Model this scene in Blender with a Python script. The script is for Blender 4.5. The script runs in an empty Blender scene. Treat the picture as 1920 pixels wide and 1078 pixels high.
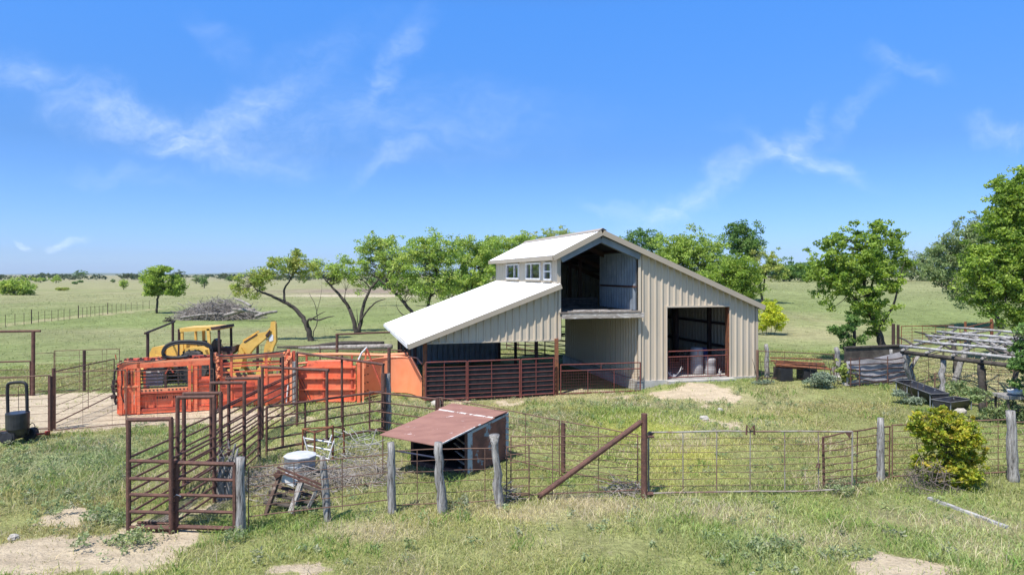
import bpy, math, random
import numpy as np
from mathutils import Vector, Matrix, Euler, noise as mnoise

random.seed(11)
RNG = np.random.default_rng(11)
SC = bpy.context.scene
COL = SC.collection
R = math.radians
H, FP, CX, HY = 5.0, 1280.0, 960.0, 515.0     # eye height, focal length and horizon of the photograph (1920 px wide)

# ------------------------------------------------------------------ terrain
def sst(a, b, x):
    t = np.clip((x - a) / (b - a), 0, 1)
    return t * t * (3 - 2 * t)

def gz(x, y):
    x = np.asarray(x, float); y = np.asarray(y, float)
    ratio = x / np.maximum(y, 1.0)
    rise = sst(.10, .36, ratio) * sst(40, 150, y) * (3.5 - 1.0 * sst(160, 420, y))
    pad = .33 * sst(4.9, 7.6, x) * sst(25.8, 29.3, y) * (1 - sst(60, 110, y) * (1 - sst(.1, .36, ratio)))
    und = (np.sin(x * .021 + 1.3) * np.cos(y * .017) * .35 + np.sin(x * .05 + y * .043) * .12) * sst(60, 220, y)
    far = 2.2 * sst(900, 2600, y) * (.5 + .5 * np.sin(x * .0011 + 2.0))
    small = .03 * np.sin(x * .9 + .4 * y) * np.sin(y * .7 - x * .3) * sst(5, 9, y)
    return rise + pad + und + far + small

def gzf(x, y): return float(gz(x, y))

def P(px, py, Y): return Vector(((px - CX) / FP * Y, Y, H - (py - HY) / FP * Y))
def X(px, Y): return (px - CX) / FP * Y
def on(x, y, dz=0.0): return Vector((x, y, gzf(x, y) + dz))
def at(px, Y, dz=0.0): return on(X(px, Y), Y, dz)
def G(px, py, dz=0.0):
    Y = 20.0
    for _ in range(60):
        z = gzf(X(px, Y), Y)
        Yn = (H - z) * FP / max(py - HY, .5)
        Y = .5 * Y + .5 * min(Yn, 4000)
    return at(px, Y, dz)

# ------------------------------------------------------------------ objects
def tag(o, label=None, cat=None, group=None, kind=None):
    if label: o['label'] = label
    if cat: o['category'] = cat
    if group: o['group'] = group
    if kind: o['kind'] = kind
    return o

def thing(name, label, cat, loc, group=None):
    o = bpy.data.objects.new(name, None)
    o.empty_display_size = .2
    COL.objects.link(o)
    o.location = loc
    return tag(o, label, cat, group)

def root_loc(o):
    while o.parent: o = o.parent
    return Vector(o.location)

class MB:
    """Collects shapes in world space; build() links them as ONE mesh object."""
    def __init__(s): s.v, s.f = [], []
    def poly(s, pts):
        n = len(s.v); s.v += [Vector(p) for p in pts]; s.f.append(list(range(n, n + len(pts)))); return s
    def hexa(s, a, b):
        """two matching quads a (bottom) and b (top)"""
        n = len(s.v); s.v += [Vector(p) for p in a] + [Vector(p) for p in b]
        s.f += [[n+3, n+2, n+1, n], [n+4, n+5, n+6, n+7]] + [[n+i, n+(i+1) % 4, n+4+(i+1) % 4, n+4+i] for i in range(4)]
        return s
    def box(s, c, size, rot=None):
        c = Vector(c); sx, sy, sz = [k / 2 for k in size]
        M = rot if rot is not None else Matrix.Identity(3)
        q = lambda z: [c + M @ Vector((x, y, z)) for x, y in ((-sx, -sy), (sx, -sy), (sx, sy), (-sx, sy))]
        return s.hexa(q(-sz), q(sz))
    def beam(s, p0, p1, w, h, up=(0, 0, 1)):
        p0, p1 = Vector(p0), Vector(p1); d = (p1 - p0).normalized(); up = Vector(up)
        if abs(d.dot(up)) > .98: up = Vector((0, 1, 0))
        a = d.cross(up).normalized() * (w / 2); b = a.cross(d).normalized() * (h / 2)
        return s.hexa([p0 - a - b, p0 + a - b, p0 + a + b, p0 - a + b], [p1 - a - b, p1 + a - b, p1 + a + b, p1 - a + b])
    def slab(s, pts, th, nrm):
        """polygon pts given thickness th along -nrm"""
        n = len(s.v); k = len(pts); o = Vector(nrm).normalized() * th
        s.v += [Vector(p) for p in pts] + [Vector(p) - o for p in pts]
        s.f += [list(range(n, n + k)), list(range(n + 2 * k - 1, n + k - 1, -1))]
        s.f += [[n + i, n + k + i, n + k + (i + 1) % k, n + (i + 1) % k] for i in range(k)]
        return s
    def path(s, pts, rad, n=6, cap=True):
        pts = [Vector(p) for p in pts]
        if not hasattr(rad, '__len__'): rad = [rad] * len(pts)
        base = len(s.v); ref = None
        for i, p in enumerate(pts):
            d = (pts[min(i + 1, len(pts) - 1)] - pts[max(i - 1, 0)])
            d = d.normalized() if d.length > 1e-9 else Vector((0, 0, 1))
            if ref is None: ref = Vector((1, 0, 0)) if abs(d.x) < .8 else Vector((0, 1, 0))
            a = (ref - d * ref.dot(d))
            a = a.normalized() if a.length > 1e-6 else d.orthogonal().normalized()
            ref = a; b = d.cross(a)
            for k in range(n):
                t = 2 * math.pi * k / n
                s.v.append(p + (a * math.cos(t) + b * math.sin(t)) * rad[i])
        for i in range(len(pts) - 1):
            for k in range(n):
                k2 = (k + 1) % n; q = base + i * n
                s.f.append([q + k, q + k2, q + n + k2, q + n + k])
        if cap:
            s.f.append(list(range(base + n - 1, base - 1, -1))); q = base + (len(pts) - 1) * n
            s.f.append(list(range(q, q + n)))
        return s
    def tube(s, p0, p1, r0, r1=None, n=6): return s.path([p0, p1], [r0, r0 if r1 is None else r1], n)
    def lathe(s, c, prof, n=20, M=None, sy=1.0):
        c = Vector(c); base = len(s.v); M = M or Matrix.Identity(3)
        for r, z in prof:
            for k in range(n):
                t = 2 * math.pi * k / n
                s.v.append(c + M @ Vector((r * math.cos(t), sy * r * math.sin(t), z)))
        for i in range(len(prof) - 1):
            for k in range(n):
                k2 = (k + 1) % n; q = base + i * n
                s.f.append([q + k, q + k2, q + n + k2, q + n + k])
        s.f.append(list(range(base + n - 1, base - 1, -1))); q = base + (len(prof) - 1) * n
        s.f.append(list(range(q, q + n)))
        return s
    def grid(s, rows):
        base = len(s.v); m = len(rows[0])
        for r in rows: s.v += [Vector(p) for p in r]
        for i in range(len(rows) - 1):
            for j in range(m - 1):
                q = base + i * m + j
                s.f.append([q, q + 1, q + m + 1, q + m])
        return s
    def build(s, name, mat, parent=None, origin=None, smooth=False, label=None):
        off = root_loc(parent) if parent else Vector(origin if origin is not None else (0, 0, 0))
        me = bpy.data.meshes.new(name)
        me.from_pydata([tuple(v - off) for v in s.v], [], s.f)
        if smooth:
            me.polygons.foreach_set('use_smooth', [True] * len(me.polygons))
        me.materials.append(mat)
        o = bpy.data.objects.new(name, me); COL.objects.link(o)
        if parent: o.parent = parent
        else: o.location = off
        if label: o['label'] = label
        return o

def np_mesh(name, verts, faces_flat, nper, mat, cols=None, parent=None, origin=(0, 0, 0)):
    """fast mesh: verts (n,3), faces of equal size nper as a flat index array, per-vertex colours"""
    off = root_loc(parent) if parent else Vector(origin)
    verts = np.asarray(verts, np.float32) - np.array(off, np.float32)
    me = bpy.data.meshes.new(name); nf = len(faces_flat) // nper
    me.vertices.add(len(verts)); me.vertices.foreach_set('co', verts.ravel())
    me.loops.add(len(faces_flat)); me.loops.foreach_set('vertex_index', np.asarray(faces_flat, np.int32))
    me.polygons.add(nf); me.polygons.foreach_set('loop_start', np.arange(0, nf * nper, nper, dtype=np.int32))
    me.update(calc_edges=True)
    if cols is not None:
        a = me.attributes.new('Col', 'FLOAT_COLOR', 'POINT')
        c = np.ones((len(verts), 4), np.float32); c[:, :3] = cols
        a.data.foreach_set('color', c.ravel())
    me.materials.append(mat)
    o = bpy.data.objects.new(name, me); COL.objects.link(o)
    if parent: o.parent = parent
    else: o.location = off
    return o

def smooth_path(p, k=4):
    out = []
    for i in range(len(p) - 1):
        p0, p1, p2, p3 = p[max(i - 1, 0)], p[i], p[i + 1], p[min(i + 2, len(p) - 1)]
        for j in range(k):
            t = j / k
            out.append(.5 * ((2 * p1) + (-p0 + p2) * t + (2 * p0 - 5 * p1 + 4 * p2 - p3) * t * t + (-p0 + 3 * p1 - 3 * p2 + p3) * t ** 3))
    return out + [p[-1]]

# ------------------------------------------------------------------ materials
def nt_new(name):
    m = bpy.data.materials.new(name); m.use_nodes = True
    n = m.node_tree; b = n.nodes['Principled BSDF']
    return m, n, b

def var_mat(name, c1, c2, scale=3.0, rough=.7, metal=0.0, lo=.4, hi=.6, stretch=(1, 1, 1), c3=None, s3=20.0, a3=(.55, .7), bump=0.0, bscale=40.0, spec=.3, detail=6):
    m, n, b = nt_new(name); N = n.nodes; L = n.links
    tc = N.new('ShaderNodeTexCoord'); mp = N.new('ShaderNodeMapping'); mp.inputs['Scale'].default_value = stretch
    L.new(tc.outputs['Object'], mp.inputs[0])
    def mixed(a, bcol, sc, lo, hi):
        t = N.new('ShaderNodeTexNoise'); t.inputs['Scale'].default_value = sc; t.inputs['Detail'].default_value = detail; t.inputs['Roughness'].default_value = .65
        L.new(mp.outputs[0], t.inputs['Vector'])
        r = N.new('ShaderNodeMapRange'); r.inputs[1].default_value = lo; r.inputs[2].default_value = hi; L.new(t.outputs['Fac'], r.inputs[0])
        x = N.new('ShaderNodeMix'); x.data_type = 'RGBA'; L.new(r.outputs[0], x.inputs[0])
        if isinstance(a, tuple): x.inputs[6].default_value = (*a, 1)
        else: L.new(a, x.inputs[6])
        x.inputs[7].default_value = (*bcol, 1)
        return x.outputs[2]
    out = mixed(c1, c2, scale, lo, hi)
    if c3: out = mixed(out, c3, s3, a3[0], a3[1])
    L.new(out, b.inputs['Base Color'])
    b.inputs['Roughness'].default_value = rough; b.inputs['Metallic'].default_value = metal
    b.inputs['Specular IOR Level'].default_value = spec
    if bump:
        t = N.new('ShaderNodeTexNoise'); t.inputs['Scale'].default_value = bscale; t.inputs['Detail'].default_value = 5
        L.new(mp.outputs[0], t.inputs['Vector'])
        bp = N.new('ShaderNodeBump'); bp.inputs['Strength'].default_value = bump; bp.inputs['Distance'].default_value = .02
        L.new(t.outputs['Fac'], bp.inputs['Height']); L.new(bp.outputs[0], b.inputs['Normal'])
    return m

def leaf_mat(name, trans=.35, rough=.6):
    m = bpy.data.materials.new(name); m.use_nodes = True; n = m.node_tree; n.nodes.clear(); N = n.nodes; L = n.links
    at_ = N.new('ShaderNodeAttribute'); at_.attribute_name = 'Col'
    d = N.new('ShaderNodeBsdfPrincipled'); d.inputs['Roughness'].default_value = rough; d.inputs['Specular IOR Level'].default_value = .2
    t = N.new('ShaderNodeBsdfTranslucent'); mx = N.new('ShaderNodeMixShader'); mx.inputs[0].default_value = trans
    hs = N.new('ShaderNodeHueSaturation'); hs.inputs['Saturation'].default_value = 1.15; hs.inputs['Value'].default_value = 1.5
    L.new(at_.outputs['Color'], d.inputs['Base Color']); L.new(at_.outputs['Color'], hs.inputs['Color']); L.new(hs.outputs[0], t.inputs['Color'])
    o = N.new('ShaderNodeOutputMaterial')
    L.new(d.outputs[0], mx.inputs[1]); L.new(t.outputs[0], mx.inputs[2]); L.new(mx.outputs[0], o.inputs[0])
    return m

M = {}
M['rust'] = var_mat('rusty_pipe', (.145, .07, .05), (.085, .045, .036), 6, .75, .0, c3=(.19, .105, .075), s3=25, bump=.2)
M['rust_light'] = var_mat('rusty_rod', (.20, .115, .08), (.13, .075, .055), 5, .8)
M['rust_bright'] = var_mat('orange_rust', (.26, .10, .045), (.13, .055, .035), 8, .85)
M['red_gate'] = var_mat('faded_red_paint', (.20, .055, .045), (.13, .05, .04), 6, .6)
M['galv'] = var_mat('galvanised_steel', (.40, .43, .46), (.30, .32, .35), 4, .45, .55)
M['galv_gate'] = var_mat('dull_galvanised_pipe', (.33, .305, .26), (.20, .13, .095), 1.2, .6, .1, lo=.42, hi=.56)
M['wood_grey'] = var_mat('weathered_cedar', (.40, .38, .35), (.20, .185, .17), 4, .9, stretch=(5, 5, .5), c3=(.06, .052, .045), s3=9, a3=(.54, .62), bump=1.0, bscale=14)
M['wood_white'] = var_mat('bleached_pole', (.46, .45, .43), (.25, .235, .22), 4, .9, c3=(.12, .11, .10), s3=9, a3=(.58, .7), bump=.6)
M['wood_dark'] = var_mat('dark_wet_wood', (.10, .085, .07), (.05, .042, .036), 5, .9, bump=.5)
M['wood_brown'] = var_mat('brown_board', (.13, .085, .06), (.07, .045, .035), 4, .85, c3=(.25, .20, .16), s3=7, a3=(.56, .66), bump=.5)
M['tan'] = var_mat('tan_painted_steel', (.535, .452, .345), (.505, .425, .32), .7, .42, spec=.5, c3=(.42, .355, .275), s3=1.6, a3=(.60, .80), stretch=(1, 1, .35))
M['tan_trim'] = var_mat('tan_trim_steel', (.40, .335, .25), (.37, .31, .235), .9, .45, spec=.5)
M['roof'] = var_mat('white_roof_steel', (.80, .80, .79), (.76, .76, .75), .5, .35, spec=.5)
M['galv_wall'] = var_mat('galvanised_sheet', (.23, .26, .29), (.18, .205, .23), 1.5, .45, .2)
M['rim_grey'] = var_mat('black_rim_glint', (.09, .09, .095), (.14, .14, .14), 5, .5)  # grey tone paints the glint along the black trough rims
M['pipe_navy'] = var_mat('dark_navy_pipe', (.025, .03, .055), (.05, .05, .07), 5, .5)
M['white_peel'] = var_mat('peeling_white_paint', (.62, .58, .54), (.26, .14, .11), 6, .7, lo=.50, hi=.58)
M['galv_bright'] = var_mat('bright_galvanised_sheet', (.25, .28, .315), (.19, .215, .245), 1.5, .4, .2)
M['tub_lid'] = var_mat('dull_zinc_lid', (.64, .64, .63), (.52, .53, .53), 5, .5, .2)
M['roof_shade'] = var_mat('dark_roof_shade', (.075, .075, .08), (.05, .05, .055), 1.5, .7)  # near-black tone that puts shade under the barn roofs
M['concrete'] = var_mat('concrete', (.46, .44, .40), (.36, .34, .31), 2, .9, c3=(.26, .23, .20), s3=5, bump=.3)
M['steel_dark'] = var_mat('dark_red_oxide_steel', (.07, .04, .035), (.05, .03, .028), 3, .7)
M['black'] = var_mat('black_rubber', (.018, .018, .02), (.03, .03, .032), 4, .55)
M['black_plastic'] = var_mat('black_plastic', (.022, .023, .026), (.04, .04, .045), 3, .35, spec=.5)
M['white_paint'] = var_mat('white_paint', (.78, .78, .77), (.62, .61, .59), 5, .5)
M['white_plastic'] = var_mat('white_plastic', (.72, .72, .71), (.60, .59, .56), 3, .5)
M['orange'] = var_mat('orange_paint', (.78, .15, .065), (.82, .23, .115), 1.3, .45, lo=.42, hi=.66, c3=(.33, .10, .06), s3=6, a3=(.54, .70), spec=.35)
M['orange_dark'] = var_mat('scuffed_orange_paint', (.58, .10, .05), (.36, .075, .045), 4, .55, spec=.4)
M['orange_faded_lit'] = var_mat('faded_and_sunlit_orange_paint', (.85, .32, .16), (.82, .26, .12), .9, .42, spec=.5)  # faded parts; on the curved tub panel the pale tone paints sunlight
M['yellow'] = var_mat('yellow_paint', (.70, .43, .09), (.62, .37, .08), 2.5, .5, c3=(.34, .20, .08), s3=6, a3=(.56, .70), spec=.4)
M['yellow_pale'] = var_mat('sun_faded_yellow_paint', (.72, .46, .12), (.62, .38, .09), 2.5, .5)
M['tyre'] = var_mat('dusty_tyre', (.035, .034, .033), (.08, .075, .07), 5, .85)
M['roof_rust'] = None
M['barrel_white'] = var_mat('milky_plastic', (.33, .32, .32), (.26, .25, .25), 2, .45)
M['barrel_blue'] = var_mat('blue_plastic', (.03, .05, .16), (.04, .06, .18), 2, .4)
M['red'] = var_mat('red_paint', (.42, .05, .035), (.30, .05, .04), 4, .5)
M['stone'] = var_mat('pale_limestone', (.46, .43, .37), (.34, .31, .27), 3, .9, bump=.6)
M['bark'] = var_mat('dark_bark', (.085, .07, .058), (.045, .038, .033), 5, .95, stretch=(2, 2, .6), c3=(.15, .13, .11), s3=8, a3=(.58, .7), bump=.9, bscale=14)
M['dead_wood'] = var_mat('bleached_dead_wood', (.36, .325, .29), (.20, .175, .15), 3, .95, c3=(.09, .075, .065), s3=6, a3=(.56, .68), bump=.7)
M['leaf'] = leaf_mat('leaf')
M['grass'] = leaf_mat('grass_blade', .3, .7)
M['glass'] = None
def glass_mat():
    m, n, b = nt_new('window_glass')
    b.inputs['Base Color'].default_value = (.012, .016, .02, 1); b.inputs['Roughness'].default_value = .03
    b.inputs['Specular IOR Level'].default_value = .7
    return m
M['glass'] = glass_mat()
def rust_roof():
    m = var_mat('rusty_sheet_with_white_paint', (.31, .16, .12), (.25, .125, .095), 1.4, .75, c3=(.66, .56, .52), s3=2.6, a3=(.665, .685), stretch=(1, 2.2, 1), bump=.25)
    return m
M['roof_rust'] = rust_roof()
M['wall_rust'] = var_mat('rusty_wall_sheet', (.30, .125, .08), (.16, .075, .055), 2.2, .8, c3=(.28, .34, .36), s3=1.6, a3=(.60, .635), bump=.3)
M['pale_blue_steel'] = var_mat('peeling_pale_blue_paint', (.42, .47, .48), (.20, .13, .10), 5, .7, lo=.52, hi=.6)
M['tin_grey'] = var_mat('weathered_grey_tin', (.46, .435, .44), (.34, .32, .325), 4, .8, stretch=(1, 1, 1.5), c3=(.24, .23, .23), s3=9, a3=(.55, .7))
M['slab_dark'] = var_mat('stained_dark_wall', (.05, .042, .038), (.11, .095, .08), 2, .9)
# ================================================================== camera, sun, sky
cam = bpy.data.cameras.new('camera'); camo = bpy.data.objects.new('camera', cam); COL.objects.link(camo)
camo.location = (0, 0, H); camo.rotation_euler = (R(90), 0, 0)
cam.sensor_width = 36; cam.lens = 36 * FP / 1920; cam.shift_y = -(539 - HY) / 1920
cam.clip_start = .1; cam.clip_end = 30000
SC.camera = camo
SUN = Vector((-.324, -.45, 1.0)).normalized()
sl = bpy.data.lights.new('sun', 'SUN'); sl.energy = 4.6; sl.angle = R(.53); sl.color = (1, .955, .89)
so = bpy.data.objects.new('sun', sl); COL.objects.link(so); so.location = (-20, -30, 60)
so.rotation_euler = SUN.to_track_quat('Z', 'Y').to_euler()
SC.view_settings.view_transform = 'Standard'; SC.view_settings.look = 'None'
SC.view_settings.exposure = .55; SC.view_settings.gamma = 1

def make_world():
    w = bpy.data.worlds.new('World'); SC.world = w; w.use_nodes = True
    n = w.node_tree; n.nodes.clear(); N = n.nodes; L = n.links
    sky = N.new('ShaderNodeTexSky'); sky.sky_type = 'NISHITA'; sky.sun_disc = False
    sky.sun_elevation = math.asin(SUN.z); sky.sun_rotation = math.atan2(SUN.x, SUN.y)
    sky.air_density = 1.0; sky.dust_density = .35; sky.ozone_density = 3.0
    bg = N.new('ShaderNodeBackground'); bg.inputs[1].default_value = .108
    out = N.new('ShaderNodeOutputWorld'); L.new(bg.outputs[0], out.inputs[0])
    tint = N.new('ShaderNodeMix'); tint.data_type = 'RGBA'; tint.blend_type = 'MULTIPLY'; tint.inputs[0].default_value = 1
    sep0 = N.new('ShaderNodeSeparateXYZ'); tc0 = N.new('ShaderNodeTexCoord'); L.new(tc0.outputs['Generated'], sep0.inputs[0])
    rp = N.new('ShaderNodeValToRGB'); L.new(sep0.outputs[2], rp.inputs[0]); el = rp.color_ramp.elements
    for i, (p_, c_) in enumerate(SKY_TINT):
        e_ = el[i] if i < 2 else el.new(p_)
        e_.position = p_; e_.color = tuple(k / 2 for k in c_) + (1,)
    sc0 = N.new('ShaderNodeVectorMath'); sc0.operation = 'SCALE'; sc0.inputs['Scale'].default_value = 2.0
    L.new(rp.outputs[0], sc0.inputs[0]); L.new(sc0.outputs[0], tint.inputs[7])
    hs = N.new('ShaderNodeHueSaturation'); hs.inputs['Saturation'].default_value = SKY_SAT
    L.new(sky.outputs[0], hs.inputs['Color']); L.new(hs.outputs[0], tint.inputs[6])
    # cirrus: wisps in directions of the sky, seen only in front (y > 0)
    tc = N.new('ShaderNodeTexCoord'); sep = N.new('ShaderNodeSeparateXYZ'); L.new(tc.outputs['Generated'], sep.inputs[0])
    def math_(op, a, b=None, clamp=False):
        m = N.new('ShaderNodeMath'); m.operation = op; m.use_clamp = clamp
        for i, q in enumerate((a, b)):
            if q is None: continue
            if isinstance(q, (int, float)): m.inputs[i].default_value = q
            else: L.new(q, m.inputs[i])
        return m.outputs[0]
    ys = math_('MAXIMUM', sep.outputs[1], .05)
    u = math_('DIVIDE', sep.outputs[0], ys); v = math_('DIVIDE', sep.outputs[2], ys)
    cb = N.new('ShaderNodeCombineXYZ'); L.new(u, cb.inputs[0]); L.new(v, cb.inputs[1])
    def noise(sc, vec, det=6, rough=.6, scale=(1, 1, 1), rot=0):
        mp = N.new('ShaderNodeMapping'); mp.inputs['Scale'].default_value = scale; mp.inputs['Rotation'].default_value = (0, 0, rot); L.new(vec, mp.inputs[0])
        t = N.new('ShaderNodeTexNoise'); t.inputs['Scale'].default_value = sc; t.inputs['Detail'].default_value = det; t.inputs['Roughness'].default_value = rough
        L.new(mp.outputs[0], t.inputs['Vector']); return t
    def warp(vec, sc, amt):
        t = noise(sc, vec, 4)
        s = N.new('ShaderNodeVectorMath'); s.operation = 'SUBTRACT'; L.new(t.outputs['Color'], s.inputs[0]); s.inputs[1].default_value = (.5, .5, .5)
        k = N.new('ShaderNodeVectorMath'); k.operation = 'SCALE'; L.new(s.outputs[0], k.inputs[0]); k.inputs['Scale'].default_value = amt
        a = N.new('ShaderNodeVectorMath'); a.operation = 'ADD'; L.new(vec, a.inputs[0]); L.new(k.outputs[0], a.inputs[1]); return a.outputs[0]
    wv = warp(cb.outputs[0], 4.0, .13)
    wv = warp(wv, 16.0, .05)
    wv = warp(wv, 60.0, .012)
    total = None
    for px, py, ln, wd, ang, st in STREAKS:
        s = N.new('ShaderNodeVectorMath'); s.operation = 'SUBTRACT'; L.new(wv, s.inputs[0]); s.inputs[1].default_value = ((px - CX) / FP, (HY - py) / FP, 0)
        r = N.new('ShaderNodeVectorRotate'); r.rotation_type = 'Z_AXIS'; r.inputs['Angle'].default_value = -R(ang); L.new(s.outputs[0], r.inputs['Vector'])
        m = N.new('ShaderNodeVectorMath'); m.operation = 'MULTIPLY'; L.new(r.outputs[0], m.inputs[0]); m.inputs[1].default_value = (FP / ln, FP / wd, 0)
        l = N.new('ShaderNodeVectorMath'); l.operation = 'LENGTH'; L.new(m.outputs[0], l.inputs[0])
        q = N.new('ShaderNodeMapRange'); q.interpolation_type = 'SMOOTHERSTEP'
        q.inputs[1].default_value = 1.9; q.inputs[2].default_value = 0; q.inputs[3].default_value = 0; q.inputs[4].default_value = st * .72
        L.new(l.outputs['Value'], q.inputs[0])
        total = q.outputs[0] if total is None else math_('ADD', total, q.outputs[0])
    w1 = noise(9, warp(cb.outputs[0], 4, .25), 9, .68, (1.0, 2.6, 1), R(-12))
    mr = N.new('ShaderNodeMapRange'); mr.inputs[1].default_value = .26; mr.inputs[2].default_value = .95; L.new(w1.outputs['Fac'], mr.inputs[0])
    w2 = noise(26, warp(cb.outputs[0], 9, .10), 8, .7, (.55, 2.4, 1), R(-20)); mr2 = N.new('ShaderNodeMapRange'); mr2.inputs[1].default_value = .25; mr2.inputs[2].default_value = .75; mr2.inputs[3].default_value = .45; mr2.inputs[4].default_value = 1.35; L.new(w2.outputs['Fac'], mr2.inputs[0])
    fac = math_('MULTIPLY', math_('MULTIPLY', total, mr.outputs[0]), mr2.outputs[0], True)
    front = math_('GREATER_THAN', sep.outputs[1], .05); fac = math_('MULTIPLY', fac, front)
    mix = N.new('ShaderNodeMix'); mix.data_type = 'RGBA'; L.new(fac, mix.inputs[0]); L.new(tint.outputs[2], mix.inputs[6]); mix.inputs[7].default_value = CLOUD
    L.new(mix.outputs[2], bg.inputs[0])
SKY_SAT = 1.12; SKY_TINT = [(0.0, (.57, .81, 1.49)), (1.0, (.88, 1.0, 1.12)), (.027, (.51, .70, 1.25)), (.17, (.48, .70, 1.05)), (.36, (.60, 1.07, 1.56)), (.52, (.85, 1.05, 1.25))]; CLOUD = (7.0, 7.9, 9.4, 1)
STREAKS = [(170, 195, 230, 34, -22, .40), (320, 255, 200, 34, -12, .62), (440, 215, 130, 24, 22, .45), (580, 130, 150, 40, 30, .22), (735, 125, 110, 24, 58, .4),
           (742, 295, 70, 12, 32, .4), (690, 240, 320, 60, 2, .32), (1190, 388, 80, 16, -8, .5), (1330, 345, 170, 22, 27, .55), (1500, 305, 100, 18, -20, .8),
           (1505, 255, 60, 15, 62, .5), (1610, 190, 90, 22, 48, .38), (1700, 120, 60, 18, -25, .5), (1890, 248, 60, 16, -14, .7), (40, 437, 17, 8, -12, 1.5),
           (137, 446, 32, 11, 4, 1.4), (240, 325, 120, 18, -8, .25), (20, 140, 60, 22, -20, .25), (410, 90, 60, 25, -40, .2)]
make_world()

# ================================================================== ground
def vnoise(x, y, seed=0):
    """smooth value noise in 0..1"""
    xi = np.floor(x).astype(np.int64); yi = np.floor(y).astype(np.int64); fx = x - xi; fy = y - yi
    fx = fx * fx * (3 - 2 * fx); fy = fy * fy * (3 - 2 * fy)
    def h(a, b):
        k = (a * 374761393 + b * 668265263 + seed * 974634777) & 0xffffffff
        k = ((k ^ (k >> 13)) * 1274126177) & 0xffffffff
        return ((k ^ (k >> 16)) & 0xffff) / 65535.0
    return (h(xi, yi) * (1 - fx) + h(xi + 1, yi) * fx) * (1 - fy) + (h(xi, yi + 1) * (1 - fx) + h(xi + 1, yi + 1) * fx) * fy
def fbm(x, y, seed=0, o=4):
    s = 0; a = .5; t = 0
    for i in range(o):
        s = s + a * vnoise(x * 2 ** i, y * 2 ** i, seed + i * 17); t += a; a *= .5
    return s / t

def spot(px, py, rx, ry, k=1.0):
    g = G(px, py); Y = g.y
    return (g.x, Y, max(rx * Y / FP, .3), max(ry * Y * Y / (FP * H), .3), k)
SOIL = [spot(*a) for a in [
    (60, 765, 240, 28, 1.5), (150, 775, 140, 28, 1.5), (40, 780, 120, 22, 1.4), (280, 790, 150, 14, 1.0), (430, 790, 130, 22, .9), (330, 775, 200, 12, 1), (560, 790, 70, 14, .6), (50, 745, 90, 10, .8),
    (160, 1035, 190, 40, 1.5), (210, 1065, 130, 24, 1.3), (80, 985, 40, 10, .9), (350, 1010, 60, 18, .8), (30, 1062, 150, 26, 1.2), (110, 975, 65, 20, 1.1), (300, 1040, 90, 26, .9), (255, 985, 70, 22, .8), (330, 960, 80, 40, .5), (395, 940, 40, 40, .5), (60, 1000, 60, 16, .5), (270, 1062, 70, 26, .9),
    (560, 1062, 70, 14, .95), (420, 1062, 50, 14, .35), (1690, 1064, 90, 22, 1.3), (1790, 1064, 60, 16, .6), (640, 1050, 25, 10, .5),
    (1290, 732, 105, 11, 1.2), (1225, 735, 50, 8, .9), (1375, 795, 50, 14, .75), (1320, 760, 40, 7, .6), (1110, 735, 90, 7, .7), (920, 752, 130, 7, .75), (1160, 800, 30, 10, .4), (1290, 815, 70, 16, .55), (1480, 880, 45, 20, .3),
    (690, 740, 100, 10, .35), (760, 745, 40, 10, .4), (500, 870, 60, 60, .25), (560, 900, 90, 40, .3)]]
YEL = [spot(*a) for a in [(1190, 800, 130, 45, .8), (1270, 850, 110, 50, .75), (1130, 775, 90, 25, .6), (1330, 800, 60, 40, .5), (1240, 905, 80, 20, .5), (1390, 870, 70, 30, .3), (850, 970, 200, 20, .3), (1500, 960, 250, 30, .2)]]
STRAW = [spot(*a) for a in [(1000, 965, 170, 16, .8), (1120, 955, 110, 14, .8), (1400, 970, 90, 22, .7), (690, 990, 100, 22, .7), (1000, 745, 220, 9, .6), (1330, 745, 160, 14, .5), (1800, 980, 120, 24, .6), (1850, 1030, 90, 30, .5), (1540, 1010, 120, 14, .5),
    (1900, 720, 120, 40, .6), (1480, 620, 110, 20, .6), (1560, 605, 60, 12, .5), (540, 880, 150, 50, .6), (640, 890, 120, 30, .55), (750, 880, 120, 20, .35), (800, 960, 60, 20, .4), (1850, 680, 70, 30, .6), (1000, 1020, 200, 30, .2)]]
for a_ in range(24):
    f_ = a_ / 23; STRAW.append(spot(-30 + 320 * f_, 617 - 37 * f_ ** .8, 16, 1.6, .85))
WEED = [spot(*a) for a in [(110, 860, 160, 50, .9), (180, 830, 110, 20, .8), (200, 900, 60, 40, .6), (300, 850, 60, 40, .6), (60, 930, 80, 26, .5), (250, 1010, 24, 10, .9), (200, 970, 26, 10, .9), (30, 1055, 45, 16, .6), (1440, 1040, 70, 26, .5), (700, 820, 60, 30, .4), (760, 760, 80, 16, .4), (640, 800, 60, 20, .4), (1030, 790, 80, 20, .4), (1200, 760, 200, 8, .5), (1400, 800, 80, 10, .4)]]
def field(blobs, x, y):
    out = np.zeros_like(x)
    for bx, by, rx, ry, k in blobs:
        d = ((x - bx) / rx) ** 2 + ((y - by) / ry) ** 2
        out = np.maximum(out, k * np.exp(-d * .9))
    return out
def shift(x, y):
    """ragged outlines for the patches"""
    q = .05 * np.minimum(np.hypot(x, y), 60)
    return x + (fbm(x * .9, y * .9, 5) - .5) * 1.6 * q, y + (fbm(x * .9, y * .9, 9) - .5) * 2.4 * q

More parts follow.
